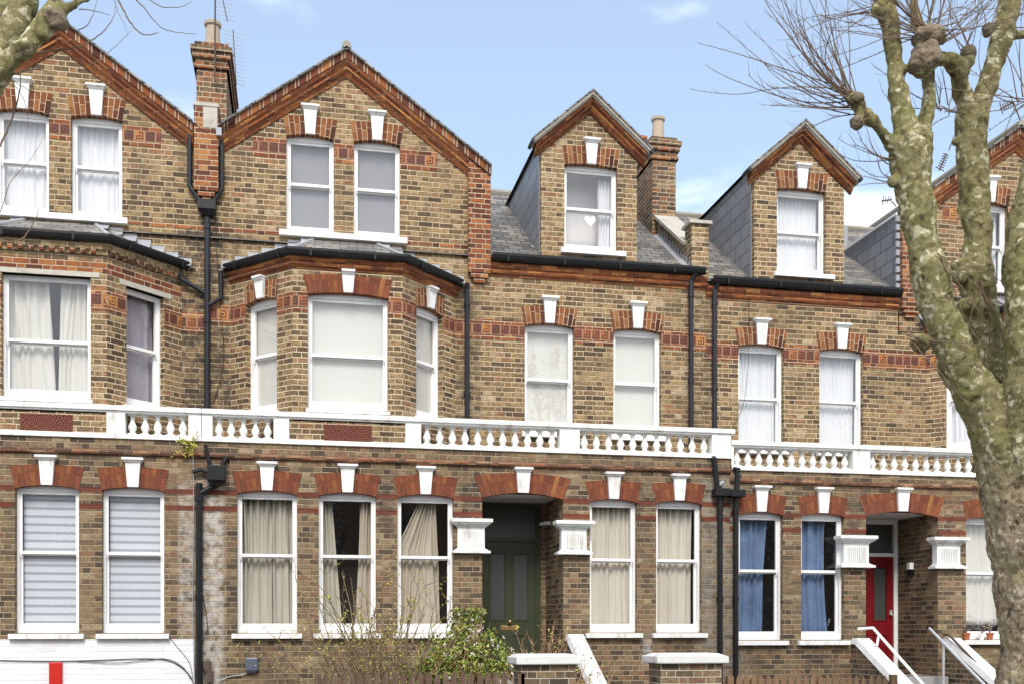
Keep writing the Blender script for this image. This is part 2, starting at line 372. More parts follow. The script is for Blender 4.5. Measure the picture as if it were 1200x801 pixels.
def glass(name='window glass', tint=1.0, extra=.03, wob=.006, gl=.02):
    b = NB(name); b.t.nodes.remove(b.bs)
    tr = b.n('ShaderNodeBsdfTransparent'); tr.inputs[0].default_value = (tint, tint, tint, 1)
    g = b.n('ShaderNodeBsdfGlossy'); g.inputs['Roughness'].default_value = gl
    tcn = b.n('ShaderNodeTexCoord'); bn = b.n('ShaderNodeBump'); bn.inputs['Distance'].default_value = wob
    b.l(b.noise(tcn.outputs['Object'], 3.2, 2), bn.inputs['Height']); b.l(bn.outputs[0], g.inputs['Normal'])
    fr = b.n('ShaderNodeFresnel'); g_ = b.n('ShaderNodeNewGeometry'); b.l(b.m('ADD', 1.55, b.m('MULTIPLY', g_.outputs['Backfacing'], 1 / 1.55 - 1.55)), fr.inputs['IOR'])
    f = b.m('ADD', b.m('MULTIPLY', fr.outputs[0], 1.7), extra, clamp=True)      # two faces of the pane
    mx = b.n('ShaderNodeMixShader'); b.l(f, mx.inputs[0]); b.l(tr.outputs[0], mx.inputs[1]); b.l(g.outputs[0], mx.inputs[2]); b.l(mx.outputs[0], b.out.inputs[0])
    return b.mat
M['glass'] = glass()
M['frosted'] = plain('patterned door glass', (.05, .055, .05), .25, .3, 40, spec=.8, bump=.004)
M['frosted_g'] = plain('grey backed glass', (.30, .315, .34), .15, .04, 2, spec=.7)

def cloth(name, col, trans=.25, var=.12, sc=(14, 14, .8)):
    b = NB(name); tcn = b.n('ShaderNodeTexCoord'); mpn = b.n('ShaderNodeMapping'); mpn.inputs['Scale'].default_value = sc
    b.l(tcn.outputs['Object'], mpn.inputs[0]); f = b.noise(mpn.outputs[0], 1.5, 4)
    c = b.mix(f, tuple(x * (1 - var) for x in col), tuple(min(.95, x * (1 + var)) for x in col))
    b.l(c, b.bs.inputs['Base Color']); b.bs.inputs['Roughness'].default_value = .9; b.bs.inputs['Specular IOR Level'].default_value = .1
    return b.mat
M['c_cream'] = cloth('cream curtain', (.63, .59, .51)); M['c_olive'] = cloth('grey cream curtain', (.49, .47, .395), var=.25)
M['c_tan'] = cloth('beige curtain', (.50, .445, .36), var=.25); M['c_blue'] = cloth('blue curtain', (.15, .225, .36), var=.4, sc=(3, 3, 3))
M['c_white'] = cloth('white net curtain', (.66, .675, .69)); M['c_lilac'] = cloth('lilac grey curtain', (.40, .375, .42))
M['c_blind'] = cloth('off white roller blind', (.60, .595, .545), var=.04); M['c_sheer'] = cloth('ivory sheer', (.58, .57, .515), var=.1)
M['c_grey'] = cloth('grey blind', (.235, .24, .255), var=.05)
def zebra():
    b = NB('day and night blind'); tcn = b.n('ShaderNodeTexCoord'); sp = b.n('ShaderNodeSeparateXYZ'); b.l(tcn.outputs['UV'], sp.inputs[0])
    z = b.m('DIVIDE', sp.outputs[1], .118); f = b.m('SUBTRACT', z, b.m('FLOOR', z))
    m1 = b.m('SUBTRACT', b.ss(f, .60, .64), b.ss(f, .95, .99))
    m2 = b.m('SUBTRACT', b.ss(f, .28, .30), b.ss(f, .34, .36))
    c = b.mix(m1, (.62, .65, .70), (.36, .38, .41)); c = b.mix(b.m('MULTIPLY', m2, .35), c, (.5, .5, .55))
    b.l(c, b.bs.inputs['Base Color']); b.bs.inputs['Roughness'].default_value = .8
    return b.mat
M['zebra'] = zebra()

def bark(name='plane tree bark'):
    b = NB(name); tcn = b.n('ShaderNodeTexCoord'); ob = tcn.outputs['Object']
    wv = b.n('ShaderNodeTexNoise'); wv.inputs['Scale'].default_value = 9; wv.inputs['Detail'].default_value = 5; wv.inputs['Roughness'].default_value = .65; b.l(ob, wv.inputs['Vector'])
    ad = b.n('ShaderNodeMix', data_type='VECTOR'); ad.inputs['Factor'].default_value = .13; b.l(ob, ad.inputs['A']); b.l(wv.outputs['Color'], ad.inputs['B'])
    cells = []
    for sc in (12, 24):
        v = b.n('ShaderNodeTexVoronoi'); v.inputs['Scale'].default_value = sc; b.l(ad.outputs['Result'], v.inputs['Vector'])
        sel = b.n('ShaderNodeSeparateColor'); b.l(v.outputs['Color'], sel.inputs[0]); cells.append((v, sel))
    n2 = b.noise(ob, 1.7, 5, .65); n3 = b.noise(ob, 6, 5, .7)
    s_ = b.m('ADD', b.m('ADD', b.m('MULTIPLY', cells[0][1].outputs[0], .26), b.m('MULTIPLY', cells[1][1].outputs[0], .34)), b.m('MULTIPLY', b.m('ADD', n2, n3), .27))
    c = b.ramp(s_, [(0, (.10, .08, .045)), (.34, (.17, .145, .07)), (.42, (.215, .19, .085)), (.50, (.26, .235, .11)), (.58, (.30, .26, .135)), (.64, (.235, .22, .10)), (.68, (.40, .36, .20)), (.75, (.62, .57, .39))], True)
    c2 = b.ramp(s_, [(0, (.11, .08, .055)), (.36, (.21, .155, .10)), (.44, (.29, .22, .145)), (.53, (.37, .29, .19)), (.60, (.31, .24, .16)), (.66, (.46, .38, .26)), (.74, (.62, .55, .42))], True)
    spz = b.n('ShaderNodeSeparateXYZ'); b.l(ob, spz.inputs[0])
    lowm = b.m('SUBTRACT', 1, b.ss(b.m('ADD', spz.outputs[2], b.m('MULTIPLY', b.m('SUBTRACT', n2, .5), 2.2)), 2.6, 3.9))
    c = b.mix(lowm, c, c2)
    green = b.ss(b.noise(ob, 2.6, 4, .6), .5, .7); c = b.mix(b.m('MULTIPLY', green, .45), c, (.20, .22, .06))
    fine = b.noise(ob, 42, 5, .75)
    c = b.mix(b.m('MULTIPLY', b.ss(fine, .5, .72), .55), c, (.07, .055, .035))
    b.l(c, b.bs.inputs['Base Color']); b.bs.inputs['Roughness'].default_value = .95; b.bs.inputs['Specular IOR Level'].default_value = .1
    h = b.m('ADD', b.m('MULTIPLY', cells[1][1].outputs[1], .5), b.m('ADD', b.m('MULTIPLY', cells[0][1].outputs[1], .6), b.m('MULTIPLY', fine, .7)))
    b.bump(h, .02)
    return b.mat
M['bark'] = bark()
M['burr'] = plain('burr bark', (.24, .185, .125), .95, .5, 9, dirt=.5, dirtcol=(.30, .26, .2), bump=.03)
M['twig'] = plain('twig bark', (.16, .11, .07), .8, .3, 5)
M['stem'] = plain('shrub stem', (.20, .145, .085), .8, .4, 5)
M['stemred'] = plain('reddish shrub stem', (.42, .25, .15), .8, .3, 5)
def leafmat(name, a, b_, c_):
    b = NB(name); g = b.n('ShaderNodeNewGeometry'); c = b.ramp(g.outputs['Random Per Island'], [(0, a), (.55, b_), (1, c_)])
    b.l(c, b.bs.inputs['Base Color']); b.bs.inputs['Roughness'].default_value = .5; b.bs.inputs['Specular IOR Level'].default_value = .35
    return b.mat
M['leaf'] = leafmat('camellia leaf', (.07, .12, .02), (.25, .32, .06), (.52, .54, .14))
M['bud'] = leafmat('spring bud', (.36, .38, .06), (.5, .5, .09), (.62, .56, .14))
M['deadleaf'] = leafmat('withered leaf', (.10, .03, .015), (.20, .07, .03), (.28, .14, .05))
M['petal'] = leafmat('white petal', (.75, .72, .68), (.85, .84, .82), (.8, .7, .66))
M['purple'] = leafmat('purple petal', (.18, .04, .22), (.3, .08, .3), (.4, .15, .35))

# ------------------------------------------------------------------ ground
def sheet(name, x0, x1, y0, y1, z, m):
    b = MB(); b.poly([(x0, y0, z), (x1, y0, z), (x1, y1, z), (x0, y1, z)]); return tag(b.build(name, m), kind='structure')
sheet('ground', -300, 300, -300, 300, -.02, M['asphalt'])
sheet('road', -120, 120, .6, 8.4, -.012, M['asphalt'])
for nm, a, b_ in (('pavement', 8.55, 12.0), ('pavement', -3.5, .45)):
    b = MB(); b.box(Frame(0, b_), -120, 120, 0, b_ - a, -.02, .12); tag(b.build(nm, M['paving']), kind='structure')
for a in (8.4, .45):
    b = MB(); b.box(Frame(0, a + .15), -120, 120, 0, .15, -.02, .125); tag(b.build('kerb', M['kerb'], bevel=.01), kind='structure')
b = MB(); b.box(Frame(0, G + .3), -14, 22, 0, G + .3 - 12.05, -.02, .3); tag(b.build('garden_soil', M['earth']), kind='structure')

# ------------------------------------------------------------------ facade pieces
def arch(root, F, cx, w, zc, rise=.05, h=.31, flare=.075, mat='red_v', out=.006, dep=.11, n=12):
    b = MB()
    lo, hi = [], []
    for i in range(n + 1):
        t = -1 + 2 * i / n
        lo.append((cx + t * w / 2, zc - rise * t * t, t * w / 2)); hi.append((cx + t * (w / 2 + flare), zc + h - rise * .75 * t * t, t * (w / 2 + flare * .5)))
    for i in range(n):
        a, c, d, e = lo[i], lo[i + 1], hi[i + 1], hi[i]
        am, cm_ = (lo[i][2] + hi[i][2]) / 2, (lo[i + 1][2] + hi[i + 1][2]) / 2
        b.poly([F(a[0], out, a[1]), F(c[0], out, c[1]), F(d[0], out, d[1]), F(e[0], out, e[1])], 0, [(0, am), (0, cm_), (h, cm_), (h, am)])
        b.poly([F(a[0], -dep, a[1]), F(c[0], -dep, c[1]), F(c[0], out, c[1]), F(a[0], out, a[1])], 0, [(0, am), (0, cm_), (.11, cm_), (.11, am)])
        b.poly([F(e[0], out, e[1]), F(d[0], out, d[1]), F(d[0], -.01, d[1]), F(e[0], -.01, e[1])])
    b.poly([F(lo[0][0], -dep, lo[0][1]), F(lo[0][0], out, lo[0][1]), F(hi[0][0], out, hi[0][1]), F(hi[0][0], -dep, hi[0][1])])
    b.poly([F(lo[-1][0], out, lo[-1][1]), F(lo[-1][0], -dep, lo[-1][1]), F(hi[-1][0], -dep, hi[-1][1]), F(hi[-1][0], out, hi[-1][1])])
    b.build('brick_arch', M[mat], root)

def keystone(root, F, cx, z0, z1, wt=.21, wb=.155, cap=.30):
    b = MB(); zc = z1 - .075
    b.taper(F, z0, (cx - wb / 2, cx + wb / 2, -.03, .045), zc, (cx - wt / 2, cx + wt / 2, -.03, .065))
    b.taper(F, zc, (cx - wt / 2 - .003, cx + wt / 2 + .003, -.03, .07), z1 - .035, (cx - cap / 2 + .01, cx + cap / 2 - .01, -.03, .105))
    b.box(F, cx - cap / 2, cx + cap / 2, -.03, .115, z1 - .035, z1)
    b.build('keystone', M['stone'], root, bevel=.005)

def window(root, F, cx, w, z0, z1, rise=.05, inset=.1, sill=None, mid=None, room='dark', horns=True, sill_h=.085, sillw=.09, glassm='glass', sub=True, rail=.125):
    """box-frame sliding sash; returns the frame of its glass"""
    u0, u1 = cx - w / 2, cx + w / 2
    fr = MB(); fw = .034; o = -inset
    fr.box(F, u0, u0 + fw, o - .12, o, z0, z1); fr.box(F, u1 - fw, u1, o - .12, o, z0, z1)
    fr.box(F, u0 + fw, u1 - fw, o - .12, o - .001, z1 - rise - .028, z1)
    fr.box(F, u0 + fw, u1 - fw, o - .12, o + .012, z0, z0 + .045)
    f = fr.build('window', M['white'], root, bevel=.003)
    m = mid if mid else (z0 + z1) / 2 + .02; a0, a1 = u0 + fw, u1 - fw; st = .034
    up = MB(); oo = o - .022
    up.box(F, a0, a0 + st, oo - .04, oo, m, z1 - rise - .028); up.box(F, a1 - st, a1, oo - .04, oo, m, z1 - rise - .028)
    up.box(F, a0 + st, a1 - st, oo - .04, oo, z1 - rise - .068, z1 - rise - .028); up.box(F, a0 + st, a1 - st, oo - .04, oo + .001, m - .015, m + .03)
    if horns:
        for q in (a0, a1 - st): up.taper(F, m - .075, (q + .012, q + st - .012, oo - .03, oo - .012), m, (q, q + st, oo - .04, oo))
    up.build('sash', M['white'], f, bevel=.003)
    lo = MB(); o2 = oo - .045
    lo.box(F, a0, a0 + st, o2 - .04, o2, z0 + .045, m); lo.box(F, a1 - st, a1, o2 - .04, o2, z0 + .045, m)
    lo.box(F, a0 + st, a1 - st, o2 - .04, o2, z0 + .045, z0 + .045 + rail - .03); lo.box(F, a0 + st, a1 - st, o2 - .04, o2, m - .035, m + .012)
    lo.build('sash', M['white'], f, bevel=.003)
    for (za, zb, og) in ((m + .03, z1 - rise - .068, oo - .022), (z0 + .045 + rail - .03, m - .035, o2 - .022)):
        g = MB(); g.poly([F(a0 + st, og, za), F(a1 - st, og, za), F(a1 - st, og, zb), F(a0 + st, og, zb)]); g.build('glass_pane', M[glassm], f)
    if sill is not None:
        s = MB(); s.taper(F, z0 - sill_h, (u0 - sill, u1 + sill, -inset - .1, sillw), z0 - .012, (u0 - sill, u1 + sill, -inset - .1, sillw))
        s.build('sill', M['stone'], f, bevel=.006)
    # the room behind, a box open to the window
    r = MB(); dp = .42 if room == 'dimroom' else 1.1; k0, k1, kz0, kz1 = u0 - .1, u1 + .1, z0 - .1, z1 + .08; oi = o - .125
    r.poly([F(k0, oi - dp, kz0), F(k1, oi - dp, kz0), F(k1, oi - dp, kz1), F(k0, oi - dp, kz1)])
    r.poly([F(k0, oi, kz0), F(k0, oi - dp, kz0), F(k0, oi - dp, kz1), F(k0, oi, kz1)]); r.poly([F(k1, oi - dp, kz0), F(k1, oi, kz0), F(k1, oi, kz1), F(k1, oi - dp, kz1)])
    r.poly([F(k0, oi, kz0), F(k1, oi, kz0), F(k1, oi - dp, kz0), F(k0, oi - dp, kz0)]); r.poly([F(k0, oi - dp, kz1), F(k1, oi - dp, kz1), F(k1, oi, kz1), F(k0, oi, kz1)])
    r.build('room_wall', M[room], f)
    return f

def curtain(F, u0, u1, z0, z1, label, mat, folds=8, amp=.02, o=-.28, name='curtain', cat='curtain', left=None, right=None, nz_=16, group=None):
    """left/right: optional functions of t (0 bottom..1 top) giving the edge u"""
    b = MB(); n = max(6, folds * 7); ph = random.random() * 6; sd_ = random.random() * 50
    g = []
    for j in range(nz_ + 1):
        t = j / nz_; z = z0 + (z1 - z0) * t; a = left(t) if left else u0; c = right(t) if right else u1; row = []
        for i in range(n + 1):
            s_ = i / n
            wob = .95 * noise.noise(Vector((s_ * 3.2, t * .9, sd_)))
            q = amp * (math.sin((folds * s_ + wob) * 2 * math.pi + ph) * (.55 + .3 * t + .6 * noise.noise(Vector((s_ * 5, t, sd_ + 20)))) + .9 * noise.noise(Vector((s_ * folds * 1.6, t * .9, sd_ + 9))))
            row.append(len(b.v)); b.v.append(F(a + (c - a) * s_, o + q, z))
        g.append(row)
    for j in range(nz_):
        for i in range(n): b.f.append([g[j][i], g[j][i + 1], g[j + 1][i + 1], g[j + 1][i]]); b.m.append(0)
    c = F((u0 + u1) / 2, o, z1); e = b.build(name, M[mat] if isinstance(mat, str) else mat, None, smooth=True)
    sm_ = e.modifiers.new('thickness', 'SOLIDIFY'); sm_.thickness = .003
    return tag(e, label, cat, group)
def blind(F, u0, u1, z0, z1, label, mat, o=-.23, name='roller_blind', bar=True):
    b = MB(); b.box(F, u0, u1, o - .002, o, z0, z1)
    if bar: b.box(F, u0, u1, o - .008, o + .006, z0 - .02, z0)
    return tag(b.build(name, M[mat]), label, 'blind')

def band(root, F, segs, z, name='key_frieze'):
    """red course, greek key tiles, red course; z is its top"""
    for a, c in segs:
        b = MB(); b.box(F, a, c, -.02, .005, z - .076, z, 0)
        n_ = len(b.f); b.box(F, a, c, -.02, .007, z - .243, z - .076, 1)
        ua, uc = F.d.dot(F(a, 0, 0)), F.d.dot(F(c, 0, 0))
        b.uv[n_] = [(ua, 0), (uc, 0), (uc, 1), (ua, 1)]
        b.box(F, a, c, -.02, .005, z - .318, z - .243, 0)
        b.build(name, [M['red'], M['key']], root)

def course(root, F, segs, z0, z1, mat='red', name='red_brick_course', out=.004):
    for a, c in segs:
        b = MB(); b.box(F, a, c, -.02, out, z0, z1); b.build(name, M[mat], root)

GUT = [(0, 0), (.03, -.0), (.075, -.045), (.12, -.055), (.16, -.03), (.175, .02), (.175, .055), (.165, .055), (.15, .01), (.04, .01), (0, .06)]
def gutter(root, pts, z, k=1.0):
    b = MB(); b.sweep(pts, [(o * k, z + (h - .055) * k) for o, h in GUT])
    # union clips
    for a, c in zip(pts, pts[1:]):
        a, c = Vector(a), Vector(c); L_ = (c - a).length; d = (c - a).normalized(); F = Frame(a.x, a.y, d.x, d.y)
        q = .25
        while q < L_ - .1:
            b.box(F, q, q + .03, 0, .18 * k, z - .115 * k, z + .004); q += .95
    return b.build('gutter', M['black'], root)
CORN = [(0, 0), (.012, 0), (.018, .03), (.045, .05), (.06, .08), (.052, .11), (.075, .13), (.095, .165), (.095, .21), (0, .21)]
def cornice(root, pts, z0, z1, mat='mould', k=1.0):
    b = MB(); h = (z1 - z0) / .21
    b.sweep(pts, [(o * k, z0 + y * h) for o, y in CORN]); return b.build('cornice', M[mat], root)
def pipe(root, pts, r=.042, name='downpipe', mat='pipe', collars=True, n=10):
    b = MB(); b.tube(pts, r, n)
    if collars:
        for a, c in zip(pts, pts[1:]):
            a, c = Vector(a), Vector(c)
            if abs((c - a).normalized().z) > .95 and (c - a).length > 1:
                L_ = (c - a).length; q = .2
                while q < L_ - .15:
                    p = a + (c - a) * (q / L_); b.tube([p, p + (c - a).normalized() * .07], r * 1.28, n); q += 1.45
    return b.build(name, M[mat], root, smooth=False)

def baluster_mb(F, u, z0, z1):
    b = MB(); h = z1 - z0
    pr = [(.055, 0), (.055, .09), (.04, .12), (.034, .16), (.05, .24), (.062, .34), (.058, .44), (.042, .55), (.030, .66), (.026, .76), (.034, .80), (.034, .85), (.028, .87), (.045, .92)]
    b.lathe(F(u, -.09, z0), [(r, z * h) for r, z in pr], 12); b.box(F, u - .05, u + .05, -.14, -.04, z0 + .92 * h, z1); b.box(F, u - .06, u + .06, -.15, -.03, z0, z0 + .07 * h)
    return b

def balustrade(root, x0, x1, zb, peds, groups, brickpan=(), redpan=(), ends=(0, 0)):
    """zb: underside; peds (a,c); groups (a,c) filled with balusters; brickpan (a,c) brick parapet"""
    b = MB()
    b.box(FG, x0, x1, -.20, .05, zb, zb + .055); b.box(FG, x0, x1, -.19, .02, zb + .055, zb + .075)
    o = b.build('balustrade', M['stone'], root, bevel=.006)
    c = MB(); z = zb + .38; c.box(FG, x0 - ends[0], x1 + ends[1], -.215, .055, z + .025, z + .10); c.box(FG, x0, x1, -.195, .03, z, z + .025)
    c.build('coping', M['stone'], o, bevel=.01)
    for a, d in peds:
        p = MB(); p.box(FG, a, d, -.185, .025, zb + .075, z); p.build('pedestal', M['stone'], o, bevel=.004)
    first = None
    for a, d in groups:
        n = max(1, math.ceil((d - a) / .203 - .2)); st = (d - a) / n
        for i in range(n):
            u = a + st * (i + .5)
            if first is None:
                first = baluster_mb(FG, u, zb + .075, z).build('baluster', M['stone'], o, smooth=True); fu = u
            else:
                k = first.copy(); COL.objects.link(k); k.parent = o; k.location = (u - fu, 0, 0)
    for a, d in brickpan:
        p = MB(); p.box(FG, a, d, -.18, 0, zb + .075, z); p.build('parapet_panel', M['brick_bay'], o)
    for a, d in redpan:
        p = MB(); p.box(FG, a, d, -.02, .006, zb + .075 + .01, z - .055); p.build('terracotta_panel', M['tpanel'], o)
    return o

def capital(root, u0, u1, z, s0=True, s1=True):
    """fluted pilaster capital; z underside; s0/s1: free sides"""
    b = MB()
    def blk(p, z0, z1, dep=-.11): b.box(FG, u0 - (p if s0 else 0), u1 + (p if s1 else 0), dep, p, z0, z1)
    blk(.115, z, z + .04); blk(.08, z + .04, z + .06); blk(.05, z + .06, z + .08)
    blk(.035, z + .08, z + .40); blk(.055, z + .40, z + .425); blk(.085, z + .425, z + .45); blk(.12, z + .45, z + .475); blk(.145, z + .475, z + .53)
    n = 10; a = u0 + .02; w_ = (u1 - u0 - .04) / n
    for i in range(n): b.box(FG, a + w_ * (i + .3), a + w_ * (i + .7), .03, .065, z + .10, z + .345)
    b.build('pilaster_capital', M['stone'], root, bevel=.004)

def bay(root, cx, dz, style):
    """canted bay on the first floor: front on G, back on U"""
    h = .822; dd = U - G
    FL = Frame(cx - h - dd, U, 1, -1); FF = Frame(cx - h, G, 1, 0); FR = Frame(cx + h, G, 1, 1); Lc = dd * math.sqrt(2)
    z0, zt = 5.0 + dz, 7.42 + dz
    wf = (h - .6, h + .6, 5.2 + dz, 6.95 + dz); wl = (Lc / 2 - .34, Lc / 2 + .34, 5.2 + dz, 6.93 + dz)
    b = MB()
    b.panel(FL, 0, Lc, z0 - .38, zt, [wl]); b.panel(FF, 0, 2 * h, z0, zt, [wf]); b.panel(FR, 0, Lc, z0 - .38, zt, [wl])
    b.build('bay', M['brick_bay'], root)
    for F, wv, nm in ((FL, wl, 'l'), (FF, wf, 'f'), (FR, wl, 'r')):
        cu = (wv[0] + wv[1]) / 2; ww = wv[1] - wv[0]
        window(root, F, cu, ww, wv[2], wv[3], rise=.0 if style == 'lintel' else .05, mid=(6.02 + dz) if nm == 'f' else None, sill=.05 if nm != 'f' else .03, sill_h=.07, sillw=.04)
        if style == 'arch':
            arch(root, F, cu, ww, wv[3] , rise=.045, h=.27, flare=.07 if nm == 'f' else .03, mat='red_v' if nm != 'f' else 'red_vp')
            keystone(root, F, cu, wv[3], wv[3] + .36 - .03, wt=.19, wb=.14, cap=.2)
        else:
            l_ = MB(); l_.box(F, wv[0] - .12, wv[1] + .12, -.1, .012, wv[3], wv[3] + .075); l_.build('lintel', M['greystone'], root, bevel=.004)
        Lw = 2 * h if nm == 'f' else Lc
        band(root, F, [(.006 if nm != 'l' else 0, wv[0]), (wv[1], Lw - (.006 if nm != 'r' else 0))], (6.95 if style == 'arch' else 6.80) + dz)
        if style != 'arch': course(root, F, [(.004, Lw - .004)], wv[3] + .079, wv[3] + .24, out=.003)
    pts = [(cx - h - dd, U), (cx - h, G), (cx + h, G), (cx + h + dd, U)]
    if style == 'arch': cornice(root, pts, 7.27 + dz, 7.45 + dz)
    else:
        b = MB(); b.sweep(pts, [(0, 7.27 + dz), (.04, 7.27 + dz), (.04, 7.34 + dz), (.07, 7.34 + dz), (.07, 7.45 + dz), (0, 7.45 + dz)]); b.build('cornice', M['brick_bay'], root)
        for F, Lw in ((FL, Lc), (FF, 2 * h), (FR, Lc)):
            q = .03
            while q < Lw - .08: d = MB(); d.box(F, q, q + .07, .0, .066, 7.285 + dz, 7.339 + dz); q += .14; d.build('dentil', M['red'], root)
    gutter(root, pts, 7.54 + dz)
    # hipped slate roof of the bay
    e = .12; g0 = 7.50 + dz; zt = 8.06 + dz
    a, b1, c, d = Vector((cx - h - dd - e * 1.2, U, g0)), Vector((cx - h - e * .42, G - e, g0)), Vector((cx + h + e * .42, G - e, g0)), Vector((cx + h + dd + e * 1.2, U, g0))
    p, q = Vector((cx - .5, U, zt)), Vector((cx + .5, U, zt))
    b = MB(); b.poly([b1, c, q, p]); b.poly([a, b1, p]); b.poly([c, d, q]); b.poly([a, d, c, b1]); b.build('bay_roof', M['slate'], root)
    ld = MB(); ld.tube([b1 + Vector((0, 0, .02)), p], .03, 6); ld.tube([c + Vector((0, 0, .02)), q], .03, 6)
    for s0_, s1_ in ((a, p), (d, q)):        # stepped lead flashing against the wall
        n = 7
        for i in range(n):
            t0, t1 = i / n, (i + 1) / n; x0 = s0_.x + (s1_.x - s0_.x) * t0; x1 = s0_.x + (s1_.x - s0_.x) * t1
            zz = s0_.z + (s1_.z - s0_.z) * t1
            zb_ = s0_.z + (s1_.z - s0_.z) * t0 - .02
            ld.poly([(min(x0, x1), U - .012, zb_), (max(x0, x1), U - .012, zb_), (max(x0, x1), U - .012, zz + .05), (min(x0, x1), U - .012, zz + .05)])
            ld.poly([(min(x0, x1), U - .16, zb_ + .02 - .03), (max(x0, x1), U - .16, zb_ + .02 - .03), (max(x0, x1), U - .012, zz + .01), (min(x0, x1), U - .012, zz + .01)])
    ld.build('lead_flashing', M['lead'], root)
    return FL, FF, FR, Lc, h

SLP = .715
def gable(root, cx, dz, xl, xr, keyz=9.61, wins=((-.555, .72), (.53, .72)), left_end=None, right_end=None, ml=None, mr_=None):
    """gable wall on U above the bay, its raking verge, its roof; xl, xr wall ends"""
    za = 11.06 + dz
    F = FU; zi = lambda x: za - SLP * abs(x - cx)
    rk = .10
    holes = [(cx + c - w_ / 2, cx + c + w_ / 2, 8.17 + dz, 9.72 + dz) for c, w_ in wins]
    b = MB(); b.panel(F, xl, xr, 7.3 + dz, [(xl, zi(xl) - rk), (cx, za - rk), (xr, zi(xr) - rk)], holes)
    b.build('gable_wall', M['brick_u'], root)
    for c, w_ in wins:
        window(root, F, cx + c, w_, 8.17 + dz, 9.72 + dz, glassm='glass', mid=8.96 + dz)
        arch(root, F, cx + c, w_, 9.72 + dz, rise=.045, h=.30, flare=.055)
        keystone(root, F, cx + c, 9.72 + dz, 10.17 + dz, wt=.21, wb=.15, cap=.29)
    s = MB(); s.box(F, cx - 1.05, cx + .97, -.1, .09, 8.075 + dz, 8.165 + dz); s.build('sill', M['white'], root, bevel=.006)
    zk = 9.63 + dz; hw = (za - .39 - zk) / SLP; hw2 = (za - .39 - zk + .3) / SLP
    lo_, hi_ = max(xl, cx - hw2), min(xr, cx + hw2)
    segs = [(max(xl, cx - hw), holes[0][0]), (holes[0][1], holes[1][0]), (holes[1][1], min(xr, cx + hw))]
    band(root, F, segs, zk)
    course(root, F, [(xl, cx - 1.06), (cx + .98, xr)], 8.10 + dz, 8.16 + dz)
    # raking verge: slates, brick on edge, two red mouldings
    def line(x0, x1): return [(x0, zi(x0)), (cx, za), (x1, zi(x1))]
    l0, l1 = (left_end or xl), (right_end or xr)
    v = MB(); v.rake(F, line(l0, l1), [(-.035, -.02), (-.035, .20), (.0, .20), (.0, -.02)]); v.build('verge_slates', M['slate'], root)
    v = MB(); v.rake(F, line(l0, l1), [(.001, -.02), (.001, .155), (.125, .145), (.125, -.02)]); vo = v.build('verge_brick', M['verge'], root)
    v = MB(); v.rake(F, line(ml or l0, mr_ or l1), [(.126, -.02), (.126, .12), (.15, .135), (.19, .12), (.225, .085), (.235, .09), (.27, .09), (.30, .06), (.335, .035), (.355, .03), (.38, .02), (.38, -.02)]); v.build('verge_moulding', M['mould'], root)
    r = MB(); D_ = 7.1
    for sx in (-1, 1):
        xe = xl if sx < 0 else xr
        p = [Vector((cx, U - .15, za + .0)), Vector((xe, U - .15, zi(xe))), Vector((xe, U + D_, zi(xe))), Vector((cx, U + D_, za))]
        if sx > 0: p = [p[0], p[3], p[2], p[1]]
        r.poly([q + Vector((0, 0, .015)) for q in p])
    r.build('gable_roof', M['slate'], root)
    t = MB(); t.tube([(cx, U - .2, za + .05), (cx, U + D_, za + .05)], .07, 8); t.build('ridge_tile', M['mortarcap'], root)

def main_roof(root, xl, xr, dz):
    ze = 8.0 + dz; d = 3.57; zr = ze + .7 * d
    b = MB(); b.poly([(xl, U - .06, ze - .04), (xr, U - .06, ze - .04), (xr, U + d, zr), (xl, U + d, zr)])
    b.poly([(xl, U + d, zr), (xr, U + d, zr), (xr, U + 2 * d, ze), (xl, U + 2 * d, ze)]); b.build('roof', M['slate'], root)
    t = MB(); t.tube([(xl, U + d, zr + .02), (xr, U + d, zr + .02)], .07, 8); t.build('ridge_tile', M['mortarcap'], root)

def side_cheek(mb, x, y0, z0, ztop, dz, sx=-1, m=0):
    """triangular side between a level line at ztop and the main slope"""
    ze = 8.0 + dz; yb = U + (ztop - ze) / .7
    p = [(x, U, ze - .3), (x, U, ztop), (x, yb, ztop)]
    mb.poly(p if sx < 0 else list(reversed(p)), m)

